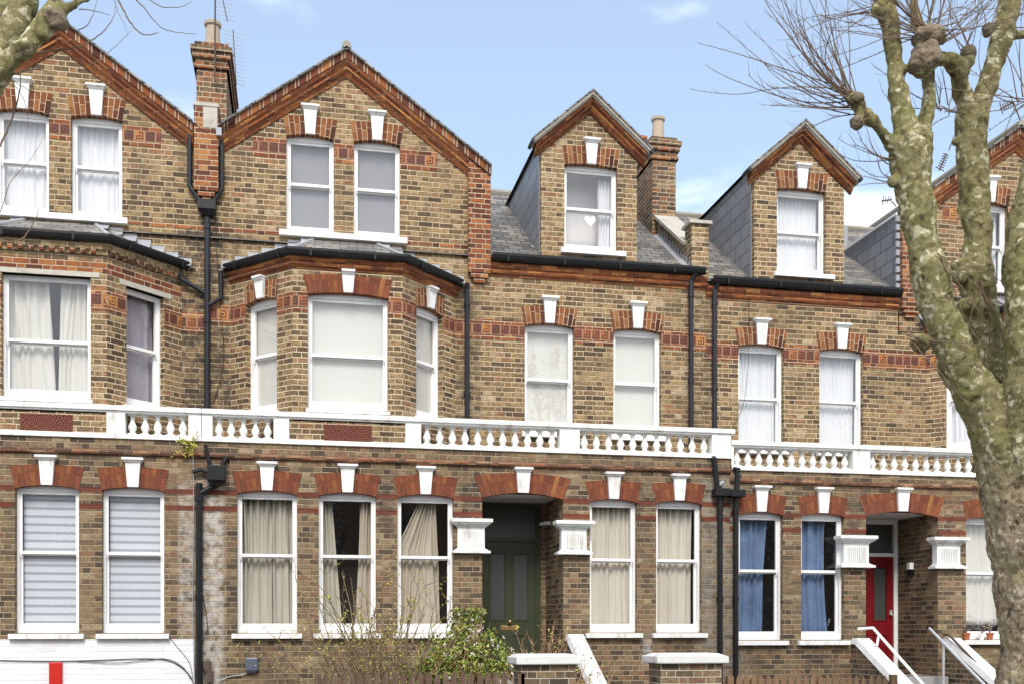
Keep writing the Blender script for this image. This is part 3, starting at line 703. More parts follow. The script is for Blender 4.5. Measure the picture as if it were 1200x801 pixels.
def dormer(root, cx, hw, dz, apex, wcx, ww, wz0, wz1):
    xl, xr = cx - hw, cx + hw; ze = apex - .62 * hw / .85 - .12
    s_ = .87                                                # roof pitch of the little gable
    z_e = apex - s_ * (hw)                                  # roof line over the wall's corner
    F = FU; b = MB()
    b.panel(F, xl, xr, 7.95 + dz, [(xl, z_e - .08), (cx, apex - .08), (xr, z_e - .08)], [(wcx - ww / 2, wcx + ww / 2, wz0, wz1)])
    # brick returns of the two jambs
    ztop = z_e - .02
    for x, sg in ((xl, -1), (xr, 1)):
        p = [Vector((x, U, 7.9 + dz)), Vector((x, U, ztop)), Vector((x, U + .12, ztop)), Vector((x, U + .12, 7.9 + dz))]
        b.poly(p if sg < 0 else p[::-1])
    do = b.build('dormer', M['brick_bay'], root)
    for x, sg in ((xl + .012, -1), (xr - .012, 1)):
        c = MB(); yb = U + (ztop - (8.0 + dz)) / .7
        p = [Vector((x, U + .12, 8.0 + dz)), Vector((x, U + .12, ztop)), Vector((x, yb, ztop))]
        c.poly(p if sg < 0 else p[::-1])
        c.build('dormer_cheek', M['cheek'], do)
    ld = MB(); ld.box(Frame(0, U + .12), xl - .006, xl + .02, -.03, .012, 7.98 + dz, ztop); ld.box(FU, xl - .05, xl + .02, -.1, .03, 7.97 + dz, 8.03 + dz)
    ld.build('lead_flashing', M['lead'], do); ld = MB(); ld.box(FU, xr - .02, xr + .06, -.1, .03, 7.97 + dz, 8.03 + dz); ld.build('lead_flashing', M['lead'], do)
    # little pitched roof with overhanging verge
    ov = .19; yb = U + (apex - 8.0 - dz) / .7
    line = [(xl - ov, z_e - s_ * ov), (cx, apex), (xr + ov, z_e - s_ * ov)]
    r = MB(); r.rake(F, line, [(-.03, -.02), (-.03, .26), (.005, .26), (.005, -.02)])
    for sx in (-1, 1):
        xe = cx + sx * (hw + .045); zz = z_e - s_ * .045 + .03
        p = [Vector((cx, U, apex + .03)), Vector((xe, U, zz)), Vector((xe, U + max(.3, (zz - 8 - dz) / .7), zz)), Vector((cx, yb, apex + .03))]
        r.poly(p if sx < 0 else [p[0], p[3], p[2], p[1]])
    r.build('dormer_roof', M['slate'], do)
    v = MB(); v.rake(F, line, [(.006, -.02), (.006, .24), (.045, .24), (.06, .20), (.075, .20), (.075, -.02)]); v.build('verge_board', M['greystone'], do)
    line2 = [(xl - .12, z_e - s_ * .12), (cx, apex), (xr + .12, z_e - s_ * .12)]
    v = MB(); v.rake(F, line2, [(.076, -.02), (.076, .17), (.10, .175), (.13, .16), (.16, .11), (.175, .115), (.20, .11), (.235, .07), (.26, .05), (.275, .03), (.275, -.02)]); v.build('verge_moulding', M['mould'], do)
    for sx in (-1, 1):      # side gutters of the dormer roof, seen end on
        t = MB(); t.tube([(cx + sx * (hw + ov + .0), U - .26, z_e - s_ * ov - .03), (cx + sx * (hw + ov), U + .02, z_e - s_ * ov - .03)], .035, 8)
        t.build('dormer_gutter', M['pipe'], do)
    window(root, F, wcx, ww, wz0, wz1, rise=.045, mid=(wz0 + wz1) / 2 + .0, room='dimroom' if dz == 0 else 'dark')
    s = MB(); s.box(F, wcx - ww / 2 - .07, wcx + ww / 2 + .13, -.1, .09, wz0 - .085, wz0 - .005); s.build('sill', M['white'], root, bevel=.006)
    arch(root, F, wcx, ww, wz1, rise=.03, h=.30, flare=.05)
    keystone(root, F, wcx, wz1, wz1 + .41, wt=.21, wb=.15, cap=.29)
    return do

def chimney(root, cx, w_, y0, y1, z0, z1, pots, bands=2):
    F = Frame(cx, y0); D_ = y1 - y0; h = w_ / 2
    b = MB(); b.box(F, -h, h, -D_, 0, z0, z1 - .42)
    b.box(F, -h - .035, h + .035, -D_ - .035, .035, z1 - .42, z1 - .34); b.box(F, -h - .012, h + .012, -D_ - .012, .012, z1 - .34, z1 - .26)
    b.box(F, -h - .06, h + .06, -D_ - .06, .06, z1 - .26, z1 - .16); b.box(F, -h - .09, h + .09, -D_ - .09, .09, z1 - .16, z1 - .08)
    b.box(F, -h - .03, h + .03, -D_ - .03, .03, z1 - .08, z1)
    c = b.build('chimney', M['brick_ch'], root)
    r = MB(); r.box(F, -h - .04, h + .04, -D_ - .04, .04, z1 - .42, z1 - .345)
    for i in range(3): r.box(F, -h + .01 + i * (w_ - .12) / 2, -h + .11 + i * (w_ - .12) / 2, .0, .066, z1 - .255, z1 - .185)
    r.build('red_brick_band', M['red'], c)
    fl = MB(); fl.taper(F, z1, (-h, h, -D_, 0), z1 + .08, (-h + .14, h - .14, -D_ + .15, -.14)); fl.build('flaunching', M['mortarcap'], c)
    for (px, py, hh, rr, mt) in pots:
        p = MB(); p.lathe((cx + px, y0 + py, z1), [(rr * .98, 0), (rr, .1), (rr * .86, hh * .85), (rr * .88, hh - .07), (rr * 1.08, hh - .06), (rr * 1.1, hh - .01), (rr * .9, hh), (rr * .6, hh)], 16)
        p.build('chimney_pot', M[mt], c, smooth=False)
    return c

def door(root, x0, x1, z0, zt, ztop, frmat, leafmat, handle):
    """front door at the back of the porch"""
    F = Frame(0, G + 1.2); fw = .075; a, c = x0 + fw, x1 - fw; m = (a + c) / 2
    f = MB(); f.box(F, x0, a, -.1, .02, z0, ztop); f.box(F, c, x1, -.1, .02, z0, ztop); f.box(F, a, c, -.1, .02, ztop - .08, ztop); f.box(F, a, c, -.1, .015, zt, zt + .065)
    f.box(F, a, c, -.1, .05, z0 - .04, z0 + .02)
    f.build('door_frame', M[frmat], root, bevel=.004)
    t = MB(); t.box(F, a, c, -.06, -.04, zt + .065, ztop - .08); t.build('transom_window', M['frosted'], root)
    d = MB(); W_ = c - a; st = .11 * W_ / .85; gt = zt - .18; gb = z0 + .93; lw = (W_ - 3 * st) / 2
    d.box(F, a, a + st, -.06, -.015, z0 + .02, zt); d.box(F, c - st, c, -.06, -.015, z0 + .02, zt); d.box(F, m - st / 2, m + st / 2, -.06, -.015, z0 + .02, zt)
    for q0 in (a + st, m + st / 2):
        q1 = q0 + lw
        d.box(F, q0, q1, -.06, -.015, gt, zt); d.box(F, q0, q1, -.06, -.015, z0 + .68, gb); d.box(F, q0, q1, -.06, -.015, z0 + .02, z0 + .2)
        d.box(F, q0, q1, -.06, -.035, z0 + .2, z0 + .68)
        d.box(F, q0 + .05, q1 - .05, -.05, -.022, z0 + .26, z0 + .62)
        for e0, e1, e2, e3 in ((q0, q0 + .018, gb, gt), (q1 - .018, q1, gb, gt), (q0 + .018, q1 - .018, gb, gb + .018), (q0 + .018, q1 - .018, gt - .018, gt)): d.box(F, e0, e1, -.045, -.003, e2, e3)
    dd = d.build('front_door', M[leafmat], root, bevel=.004)
    for q0 in (a + st, m + st / 2):
        g = MB(); g.box(F, q0 + .018, q0 + lw - .018, -.045, -.038, gb + .018, gt - .018); g.build('door_glass', M['frosted'], dd)
    if handle == 'brass':
        k = MB(); k.tube([F(m, -.02, gb - .02), F(m, .03, gb - .02), F(m, .045, gb - .02), F(m, .07, gb - .02)], [.014, .014, .036, .026], 12); k.build('door_knob', M['brass'], dd, smooth=True)
        k = MB(); k.box(F, m - .15, m + .15, -.015, -.004, z0 + .77, z0 + .85); k.box(F, m - .12, m + .12, -.004, 0, z0 + .785, z0 + .835); k.build('letterbox', M['brass'], dd, bevel=.002)
    else:
        k = MB(); k.box(F, c - .075, c - .03, -.015, .01, z0 + 1.03, z0 + 1.13); k.tube([F(c - .055, .0, z0 + 1.05), F(c - .055, .05, z0 + 1.05)], .022, 10); k.build('door_lock', M['steel'], dd)
    return dd

def porch(root, x0, x1, dz, dh):
    z0, z1 = 1.09, 4.005 + dz; y1 = G + 1.2
    b = MB()
    b.poly([(x0, G + .12, z0), (x0, G + .12, z1), (x0, y1, z1), (x0, y1, z0)]); b.poly([(x1, y1, z0), (x1, y1, z1), (x1, G + .12, z1), (x1, G + .12, z0)])
    b.panel(Frame(0, y1), x0, x1, z0, z1, [(dh[0], dh[1], z0, dh[2])], rev=.1)
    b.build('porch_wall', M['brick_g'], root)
    c = MB(); c.poly([(x0, G + .12, z1 - .01), (x0, y1, z1 - .01), (x1, y1, z1 - .01), (x1, G + .12, z1 - .01)]); c.build('porch_ceiling', M['soffit'], root)
    f = MB(); f.box(Frame(0, y1), x0, x1, -.02, 1.2, z0 - .2, z0); f.build('porch_floor', M['kerb'], root)
    m_ = MB(); m_.box(Frame(0, y1), x0 + .25, x1 - .15, .15, .6, z0, z0 + .02); 
    tag(m_.build('doormat', M['black']), 'black doormat lying in front of the ' + ('red' if dz else 'dark green') + ' front door', 'doormat')

# ================================================================== the three houses
X12, X23 = -1.40, 6.87
def ground_floor(root, x0, x1, dz, wins, porch_x=None, zb=0.1):
    holes = [(c - w_ / 2, c + w_ / 2, 1.825 + dz * .83, 3.945 + dz) for c, w_ in wins]
    if porch_x: holes.append((porch_x[0], porch_x[1], 1.09, 4.005 + dz))
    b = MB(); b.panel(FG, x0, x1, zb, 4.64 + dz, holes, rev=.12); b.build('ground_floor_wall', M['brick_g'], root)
    for c, w_ in wins:
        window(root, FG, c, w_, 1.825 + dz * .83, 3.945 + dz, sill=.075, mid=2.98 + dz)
        arch(root, FG, c, w_, 3.945 + dz, rise=.05, h=.30, flare=.07, mat='red_vp')
        keystone(root, FG, c, 3.945 + dz, 4.365 + dz)
    if porch_x:
        pc = (porch_x[0] + porch_x[1]) / 2
        arch(root, FG, pc, porch_x[1] - porch_x[0], 4.005 + dz, rise=.085, h=.31, flare=.13, mat='red_vp'); keystone(root, FG, pc, 4.005 + dz, 4.395 + dz, wt=.22, wb=.17, cap=.29)
    hh = sorted(holes); e = [x0] + [q for h in hh for q in h[:2]] + [x1]
    segs = [(a, c) for a, c in zip(e[::2], e[1::2])]
    course(root, FG, segs, 3.862 + dz, 3.935 + dz, 'redcourse'); course(root, FG, segs, 3.622 + dz, 3.697 + dz, 'redcourse')
    s = MB(); s.box(FG, x0, x1, -.02, .018, 4.486 + dz, 4.638 + dz); s.build('brick_band', M['brick_g'], root)
    s = MB(); s.sweep([(x0, G), (x1, G)], [(0, 4.395 + dz), (.015, 4.40 + dz), (.045, 4.415 + dz), (.055, 4.44 + dz), (.045, 4.47 + dz), (.018, 4.485 + dz)]); s.build('string_course', M['mould_d'], root)
    f = MB(); f.box(Frame(0, U), x0, x1, -.02, U - G - .18, 4.5 + dz, 4.63 + dz); f.build('balcony_floor', M['kerb'], root)

def upper_wall(root, x0, x1, dz, wins, baycx, top, gx=None):
    """gx: (a,c) range that stops at 7.3 because a gable wall stands on it"""
    holes = [(c - .42, c + .42, 5.15 + dz, 6.945 + dz) for c in wins]
    b = MB()
    if gx: rng = [(x0, gx[0], top), (gx[0], gx[1], 7.3 + dz), (gx[1], x1, top)]
    else: rng = [(x0, x1, top)]
    for a, c, t in rng:
        if c - a < .01: continue
        hs = [h for h in holes if a < h[0] < c]
        if baycx is not None and a < baycx < c: hs.append((baycx - 1.55, baycx + 1.55, 4.9 + dz, 7.25 + dz))
        b.panel(FU, a, c, 4.55 + dz, t, hs)
    b.build('upper_wall', M['brick_u'], root)
    for c in wins:
        window(root, FU, c, .84, 5.15 + dz, 6.945 + dz, sill=.06, mid=6.03 + dz, sill_h=.10)
        arch(root, FU, c, .84, 6.945 + dz, rise=.05, h=.29, flare=.06); keystone(root, FU, c, 6.945 + dz, 7.375 + dz)

def shell(root, x0, x1, dz):
    b = MB(); yb = U + 7.14
    b.poly([(x0, yb, 0), (x1, yb, 0), (x1, yb, 8 + dz), (x0, yb, 8 + dz)])
    for x in (x0, x1): b.poly([(x, U, .1), (x, yb, .1), (x, yb, 8 + dz), (x, U + 3.57, 10.45 + dz), (x, U, 7.95 + dz)])
    b.build('rear_wall', M['brick_u'], root)

# ---- house on the left
H1 = thing('terraced_house', (-5.6, G, 0), 'leftmost brick house with white painted base and grey lintels over its bay windows', 'house', 'brick terraced houses')
ground_floor(H1, -9.6, X12, 0, [(-3.535, .86), (-2.36, .86)])
upper_wall(H1, -9.6, X12, 0, [], -3.545, 7.95, gx=(-5.9, X12))
bay(H1, -3.545, 0, 'lintel')
gable(H1, -3.541, 0, -5.9, X12, wins=((-.545, .74), (.51, .74)), right_end=-1.6, mr_=-1.6)
main_roof(H1, -9.6, X12, 0); shell(H1, -9.6, X12 - .004, 0)
band(H1, FU, [(-1.77, X12)], 6.80)
b = MB(); b.box(FG, -9.6, -1.50, -.02, .012, .1, 1.735); b.build('painted_base', M['whitebrick'], H1)
balustrade(H1, -9.6, X12 - .002, 4.64, [(-2.727, -2.47), (-1.586, X12 - .004)], [(-2.47, -1.586)], [(-9.6, -2.727)], [(-3.895, -3.19)])
# ---- middle house
H2 = thing('terraced_house', (2.7, G, 0), 'middle brick house with full gabled bay, dark green front door and heart in its dormer', 'house', 'brick terraced houses')
ground_floor(H2, X12, X23, 0, [(-.46, .87), (.725, .86), (1.908, .86), (4.905, .78), (6.0, .77)], (2.788, 4.082))
upper_wall(H2, X12, 6.83, 0, [4.085, 5.61], .735, 7.95, gx=(X12, 3.08))
bay(H2, .735, 0, 'arch')
gable(H2, .747, 0, X12, 3.08, wins=((-.567, .74), (.49, .74)), left_end=-1.22, ml=-1.22, mr_=2.71)
main_roof(H2, X12, 6.83, 0); shell(H2, X12 + .004, 6.83, 0)
band(H2, FU, [(X12, -1.05), (2.52, 4.085 - .42), (4.085 + .42, 5.61 - .42), (5.61 + .42, 6.83)], 6.955)
cornice(H2, [(3.08, U), (6.83, U)], 7.66, 7.87)
gutter(H2, [(3.085, U), (6.76, U)], 8.0, 1.15)
porch(H2, 2.788, 4.082, 0, (2.93, 3.985, 3.97))
capital(H2, 2.435, 2.788, 3.05, True, True); capital(H2, 4.082, 4.42, 3.05, True, True)
balustrade(H2, X12 + .002, 6.885, 4.64, [(X12 + .004, -1.247), (-.367, -.138), (1.598, 1.84), (4.021, 4.345), (6.557, 6.885)], [(-1.247, -.367), (1.84, 4.021), (4.345, 6.557)],
           [(-.138, 1.598)], [(.373, 1.089)], ends=(0, .06))
dormer(H2, 4.77, .83, 0, 10.76, 4.80, .92, 8.20, 9.64)
door(H2, 2.93, 3.985, 1.09, 3.34, 3.97, 'green', 'green', 'brass')
# ---- house on the right
DZ = -.15
H3 = thing('terraced_house', (10.8, G, 0), 'right brick house with red front door and blue curtains, partly behind the plane tree', 'house', 'brick terraced houses')
ground_floor(H3, X23, 16, DZ, [(7.41, .77), (8.505, .77), (11.575, .86)], (9.284, 10.614))
upper_wall(H3, 6.832, 16, DZ, [7.845, 9.355], 12.765, 7.8, gx=(10.45, 15.0))
bay(H3, 12.765, DZ, 'arch')
gable(H3, 12.78, -.13, 10.47, 15.05, wins=((-.5, .74), (.56, .74)), ml=10.83)
main_roof(H3, 6.83, 16, DZ); shell(H3, 6.834, 16, DZ)
band(H3, FU, [(6.832, 7.845 - .42), (7.845 + .42, 9.355 - .42), (9.355 + .42, 10.99)], 6.81)
cornice(H3, [(6.835, U), (10.45, U)], 7.51, 7.72)
gutter(H3, [(6.90, U), (10.44, U)], 7.87, 1.15)
porch(H3, 9.284, 10.614, DZ, (9.53, 10.586, 3.84))
capital(H3, 8.90, 9.284, 2.90, True, True); capital(H3, 10.614, 10.98, 2.90, True, True)
balustrade(H3, 6.888, 16, 4.64 + DZ - .03, [(6.888, 6.93), (9.04, 9.351), (11.55, 11.8)], [(6.93, 9.04), (9.351, 11.55)], [(11.8, 16)])
dormer(H3, 8.56, .844, DZ, 10.62, 8.60, .92, 8.06, 9.54)
door(H3, 9.53, 10.586, 1.09, 3.177, 3.84, 'white', 'reddoor', 'lock')

# red brick end piers of the gables, with corbelled feet
def end_pier(root, x0, x1, dz, cx, apex):
    F = FU; z0 = 7.68 + dz; zt = lambda x: apex - SLP * abs(x - cx) - .13
    b = MB(); b.panel(F, x0, x1, z0, [(x0, zt(x0)), (x1, zt(x1))], [], o=.10)
    b.poly([F(x0, 0, z0), F(x0, .1, z0), F(x0, .1, zt(x0)), F(x0, 0, zt(x0))][::-1]); b.poly([F(x1, 0, z0), F(x1, .1, z0), F(x1, .1, zt(x1)), F(x1, 0, zt(x1))])
    b.box(F, x0 + .04, x1 - .04, 0, .085, z0 - .075, z0); b.box(F, x0 + .09, x1 - .09, 0, .06, z0 - .15, z0 - .075)
    b.poly([F(x0, 0, z0), F(x1, 0, z0), F(x1, .1, z0), F(x0, .1, z0)])
    b.build('red_brick_pier', M['red'], root)
end_pier(H2, 2.71, 3.075, 0, .747, 11.06); end_pier(H3, 10.475, 10.85, -.13, 12.78, 10.93)
# slate-hung side of the gables that rise through the roof
for root, x, dz, zt, nm in ((H2, 3.082, 0, 9.36, 1), (H3, 10.468, DZ, 9.24, -1)):
    c = MB(); side_cheek(c, x, 0, 0, zt, dz, nm); c.build('slate_cheek', M['cheek'], root)
f = MB(); f.box(Frame(10.44, U + 2.1, 0, -1), 0, 2.1, 0, .03, 9.225, 9.27); f.build('fascia', M['white'], H3)
ld = MB()
for i in range(9): ld.box(FU, 10.40 + .0, 10.47, -.02, .03, 7.9 + i * .15, 8.0 + i * .15)
ld.build('lead_flashing', M['lead'], H3)

# party pier between the left and the middle house, hopper and pipes
Fp = FU
b = MB(); b.box(Fp, -1.585, -1.225, -.6, .14, 8.66, 9.95); b.box(Fp, -1.53, -1.28, -.1, .12, 8.58, 8.66); b.box(Fp, -1.47, -1.34, -.1, .09, 8.50, 8.58); pp = b.build('party_wall_pier', M['red'], H2)
b = MB(); b.box(Fp, -1.60, -1.21, -.6, .16, 9.951, 10.0); b.taper(Fp, 10.0, (-1.60, -1.21, -.6, .16), 10.05, (-1.50, -1.30, -.6, .05)); b.box(Fp, -1.45, -1.235, -.05, .15, 9.62, 9.95); b.build('stone_cap', M['greystone'], pp, bevel=.006)
b = MB(); b.poly([Fp(-1.21, .18, 9.58), Fp(-.98, .22, 9.75), Fp(-.98, .0, 9.85), Fp(-1.21, -.0, 9.68)]); b.box(Fp, -1.25, -1.17, .1, .2, 9.5, 9.62); b.build('lead_flashing', M['lead'], pp)
chimney(H2, -1.375, .47, U + .55, U + 2.3, 9.0, 11.30, [(0, .25, .47, .125, 'clay'), (0, 1.2, .40, .12, 'claypot')])
ch2 = chimney(H2, 6.70, .46, U + 1.75, U + 3.1, 8.8, 11.05, [(-.03, .25, .48, .12, 'clay'), (-.13, .95, .42, .11, 'claypot')])
# parapet between the roofs of the middle and the right house
pts = [(U - .02, 8.78), (U + .3, 8.78), (U + .3, 8.50), (U + 1.85, 9.55), (U + 1.85, 8.8), (U - .02, 7.6)]
b = MB()
for x, sg in ((6.57, -1), (6.875, 1)):
    q = [(x, y, z) for y, z in ((U - .02, 7.75), (U - .02, 8.78), (U + .3, 8.78), (U + .3, 8.50), (U + 1.85, 9.55), (U + 1.85, 8.6))]
    b.poly(q if sg < 0 else q[::-1])
b.poly([(6.57, U - .02, 7.75), (6.875, U - .02, 7.75), (6.875, U - .02, 8.78), (6.57, U - .02, 8.78)]); b.poly([(6.57, U + .3, 8.5), (6.57, U + .3, 8.78), (6.875, U + .3, 8.78), (6.875, U + .3, 8.5)])
pw = b.build('party_parapet', M['brick_bay'], H2)
b = MB(); b.box(FU, 6.52, 6.925, -.34, .07, 8.781, 8.835)
q = [Vector((6.50, U + .24, 8.505)), Vector((6.945, U + .24, 8.505)), Vector((6.945, U + 1.85, 9.595)), Vector((6.50, U + 1.85, 9.595))]
up = Vector((0, -.03, .045))
b.poly([k + up for k in q]); b.poly(q[::-1])
for i in range(4): j = (i + 1) % 4; b.poly([q[i], q[j], q[j] + up, q[i] + up])
b.build('coping', M['greystone'], pw)
b = MB()
for i in range(12):
    y = U + .02 + i * .14; zz = 8.0 + .7 * (y - U)
    b.poly([(6.56, y, zz), (6.56, y, zz + .20), (6.56, y + .14, zz + .12)]); b.poly([(6.47, y, zz + .0), (6.56, y, zz + .03), (6.56, y + .14, zz + .13), (6.47, y + .14, zz + .10)])
b.build('lead_flashing', M['lead'], pw)

# rainwater and soil pipes
yu, yg = U - .07, G - .075
pipe(H2, [(-1.395, yu, 8.35), (-1.395, yu, 4.66)], .045)
b = MB(); b.taper(Fp, 8.28, (-1.47, -1.32, .0, .14), 8.36, (-1.53, -1.26, 0, .2)); b.box(Fp, -1.53, -1.26, 0, .2, 8.36, 8.50); b.build('hopper', M['black'], H2)
pipe(H1, [(-1.655, yu, 9.55), (-1.655, yu, 8.72), (-1.47, yu, 8.47)], .038); pipe(H2, [(-1.175, yu, 9.62), (-1.175, yu, 8.72), (-1.33, yu, 8.47)], .038)
pipe(H1, [(-1.79, U - .1, 7.44), (-1.79, U - .1, 7.28), (-1.42, yu, 7.08)], .035); pipe(H2, [(-1.19, U - .08, 7.44), (-1.19, yu, 7.02), (-1.38, yu, 6.90)], .035)
pipe(H2, [(2.69, U - .1, 7.5), (2.69, yu, 7.4), (2.69, yu, 4.66)], .042)
pipe(H2, [(6.62, U - .14, 7.93), (6.54, yu, 7.78), (6.54, yu, 4.66)], .042)
pipe(H3, [(7.02, U - .14, 7.80), (6.965, yu, 7.66), (6.965, yu, 4.5)], .042)
pipe(H2, [(-1.43, yg, 4.02), (-1.43, yg, .3)], .05, mat='black')
pipe(H2, [(-1.20, yg, 4.08), (-1.20, yg, 4.00), (-1.43, yg, 3.86)], .045, mat='black')
b = MB(); b.box(FG, -1.31, -1.05, .02, .22, 4.05, 4.27); b.taper(FG, 3.98, (-1.23, -1.14, .05, .17), 4.05, (-1.29, -1.08, .03, .20)); b.build('hopper', M['black'], H2, bevel=.008)
pipe(H2, [(-1.36, G + .1, 4.68), (-1.33, yg, 4.5), (-1.27, yg, 4.25)], .03, mat='black', collars=False); pipe(H2, [(-1.02, G + .05, 4.36), (-1.05, yg, 4.40), (-1.12, yg, 4.25)], .035, mat='black')
pipe(H2, [(-1.52, yg, 4.18), (-1.40, yg, 4.22), (-1.31, yg, 4.18)], .03, mat='black')
pipe(H2, [(6.60, G + .1, 4.70), (6.56, yg - .03, 4.62), (6.62, yg - .02, 4.12)], .045, mat='black'); pipe(H2, [(6.67, yg, 4.05), (6.67, yg, .3)], .043, mat='black')
pipe(H3, [(6.86, G + .1, 4.52), (6.97, yg - .02, 4.46), (6.95, yg - .02, 4.12)], .045, mat='black'); pipe(H3, [(6.94, yg, 4.05), (6.94, yg, .3)], .043, mat='black')
pipe(H2, [(6.74, G, 4.12), (6.70, yg, 4.25), (6.65, yg, 4.2)], .04, mat='lead', collars=False)
b = MB(); b.box(FG, 6.545, 6.795, .01, .2, 4.02, 4.14); b.build('hopper', M['black'], H2, bevel=.006)
b = MB(); b.box(FG, 6.81, 7.06, .01, .2, 4.01, 4.13); b.build('hopper', M['black'], H3, bevel=.006)
# soil vent beyond the roof of the right house
pipe(H3, [(10.62, U + 2.2, 8.9), (10.62, U + 2.2, 9.82)], .07, name='vent_pipe', mat='lead', collars=False)

# houses across the street, which the ground floor windows reflect
Fo = Frame(0, -8.5, -1, 0)
for i, (lab, mt) in enumerate((('brick house across the street from the left house', 'brick_g'), ('brick house across the street from the middle house', 'brick_bay'), ('brick house across the street from the right house', 'brick_g'))):
    xa = -13 + 12 * i; t = thing('terraced_house', (xa + 6, -8.5, 0), lab, 'house', 'houses across the street')
    F = Frame(xa + 12, -8.5, -1, 0); hl = [(a, a + 1.0, z, z + 1.8) for z in (1.3, 4.8) for a in (1.2, 3.2, 6.6, 9.6)]
    b = MB(); b.panel(F, .004, 11.996, 0, 7.6, hl); b.poly([F(11.99, 0, 0), F(11.99, -7, 0), F(11.99, -7, 7.6), F(11.99, 0, 7.6)]); b.poly([F(.01, -7, 0), F(.01, 0, 0), F(.01, 0, 7.6), F(.01, -7, 7.6)]); b.build('wall', M[mt], t)
    b = MB(); b.poly([F(0, .15, 7.5), F(12, .15, 7.5), F(12, -3.4, 9.7), F(0, -3.4, 9.7)]); b.poly([F(12, -7, 7.5), F(0, -7, 7.5), F(0, -3.4, 9.7), F(12, -3.4, 9.7)]); b.build('roof', M['slate'], t)
    for a, c, z0_, z1_ in hl:
        b = MB(); b.box(F, a, a + .07, -.2, -.08, z0_, z1_); b.box(F, c - .07, c, -.2, -.08, z0_, z1_); b.box(F, a + .07, c - .07, -.2, -.08, z0_, z0_ + .1); b.box(F, a + .07, c - .07, -.2, -.08, z1_ - .1, z1_); b.box(F, a + .07, c - .07, -.2, -.09, (z0_ + z1_) / 2 - .03, (z0_ + z1_) / 2 + .03)
        f = b.build('window', M['white'], t); g = MB(); g.poly([F(a + .07, -.15, z0_), F(c - .07, -.15, z0_), F(c - .07, -.15, z1_), F(a + .07, -.15, z1_)]); g.build('glass_pane', M['frosted'], f)

# ================================================================== steps up to the doors
def steps(x0, x1, label, xl=None, xr=None, rails=False, zt=1.80):
    t = thing('entrance_steps', ((x0 + x1) / 2, G - .9, .3), label, 'steps', 'entrance steps')
    F = FG
    for i in range(5):
        b = MB(); b.box(F, x0, x1, .0 + i * .30, .30 + i * .30, .28, 1.09 - (i + 0) * .16 - .002); b.build('step', M['kerb'], t, bevel=.01)
    for q in (xl, xr):
        if q is None: continue
        w_ = .24; b = MB(); e = 1.75; zs = zt; ze_ = zt - .50 * e
        for x, sg in ((q, -1), (q + w_, 1)):
            p = [F(x, .0, .28), F(x, e, .28), F(x, e, ze_ - .1), F(x, .12, zs - .1), F(x, .0, zs - .1)]
            b.poly(p if sg > 0 else p[::-1])
        b.poly([F(q, e, .28), F(q + w_, e, .28), F(q + w_, e, ze_ - .1), F(q, e, ze_ - .1)])
        sw = b.build('side_wall', M['brick_lo'], t)
        c = MB(); a0, a1 = q - .03, q + w_ + .03
        for (oa, za, ob, zb_) in ((.01, zs, .14, zs), (.14, zs, e + .06, ze_ - .02)):
            n = 1
            top = [F(a0 + .03, oa, za), F(a0 + .03, ob, zb_), F(a1 - .03, ob, zb_), F(a1 - .03, oa, za)]
            bot = [F(a0, oa, za - .10), F(a0, ob, zb_ - .10), F(a1, ob, zb_ - .10), F(a1, oa, za - .10)]
            c.poly(top[::-1]); c.poly(bot)
            for i in range(4): j = (i + 1) % 4; c.poly([bot[i], bot[j], top[j], top[i]][::-1])
        c.build('raking_coping', M['stone'], sw)
    return t
s2 = steps(2.95, 4.10, 'stone steps with a white raking coping rising to the dark green front door', xr=4.13)
s3 = steps(9.30, 10.62, 'stone steps with white raking copings and metal handrails rising to the red front door', xl=9.03, xr=10.70, zt=1.73)
def handrail(name, a, bpt, posts, mat, bar=None, r=.02):
    b = MB(); b.tube([a, bpt], r, 8)
    for p in posts: b.tube(p, r * .95, 8)
    o = b.build(name, M[mat], s3, smooth=False); return o
hl0 = P(1023, 735, 16.05); hl1 = P(1086, 806, 14.75)
pt = hl0.lerp(hl1, .12); 
handrail('handrail', hl0, hl1, [[hl0, hl0 + Vector((-.22, .1, -.02))], [Vector((pt.x - .12, pt.y, 1.66)), Vector((pt.x - .12, pt.y, 1.0))], [Vector((pt.x - .12, pt.y, 1.62)), Vector((pt.x - .04, pt.y, 1.61)), pt]], 'white', r=.024)
hr0 = P(1089, 735.5, 16.05); hr1 = P(1156, 804, 14.8); pm = hr0.lerp(hr1, .26)
handrail('handrail', hr0, hr1, [[pm, Vector((pm.x, pm.y, .9))]], 'steel', r=.024)
hd0 = P(1112, 743, 16.1); hd1 = P(1172, 806, 14.9)
handrail('handrail', hd0, hd1, [[hd0, hd0 + Vector((0, .16, 0))]], 'dkmetal', r=.02)

# ================================================================== front gardens
def gate_pier(u0, u1, vtop, label, mat='brick_lo'):
    Y = 12.3; a, c = P(u0, vtop, Y), P(u1, vtop, Y); t = thing('gate_pier', ((a.x + c.x) / 2, Y, .12), label, 'gate pier', 'brick gate piers')
    F = Frame(0, Y); z = a.z
    b = MB(); b.box(F, a.x + .07, c.x - .07, -.45, 0, .1, z - .10); b.build('pier_shaft', M[mat], t)
    k = MB(); k.box(F, a.x, c.x, -.52, .07, z - .10, z - .02); k.taper(F, z - .02, (a.x, c.x, -.52, .07), z + .02, (a.x + .1, c.x - .1, -.42, -.04)); k.build('coping', M['dirtystone'], t, bevel=.012)
gate_pier(604, 681, 768, 'low brick gate pier with pale coping in front of the twiggy shrub and green door')
gate_pier(768, 852, 767, 'low brick gate pier with lichened white coping standing before the black downpipes')

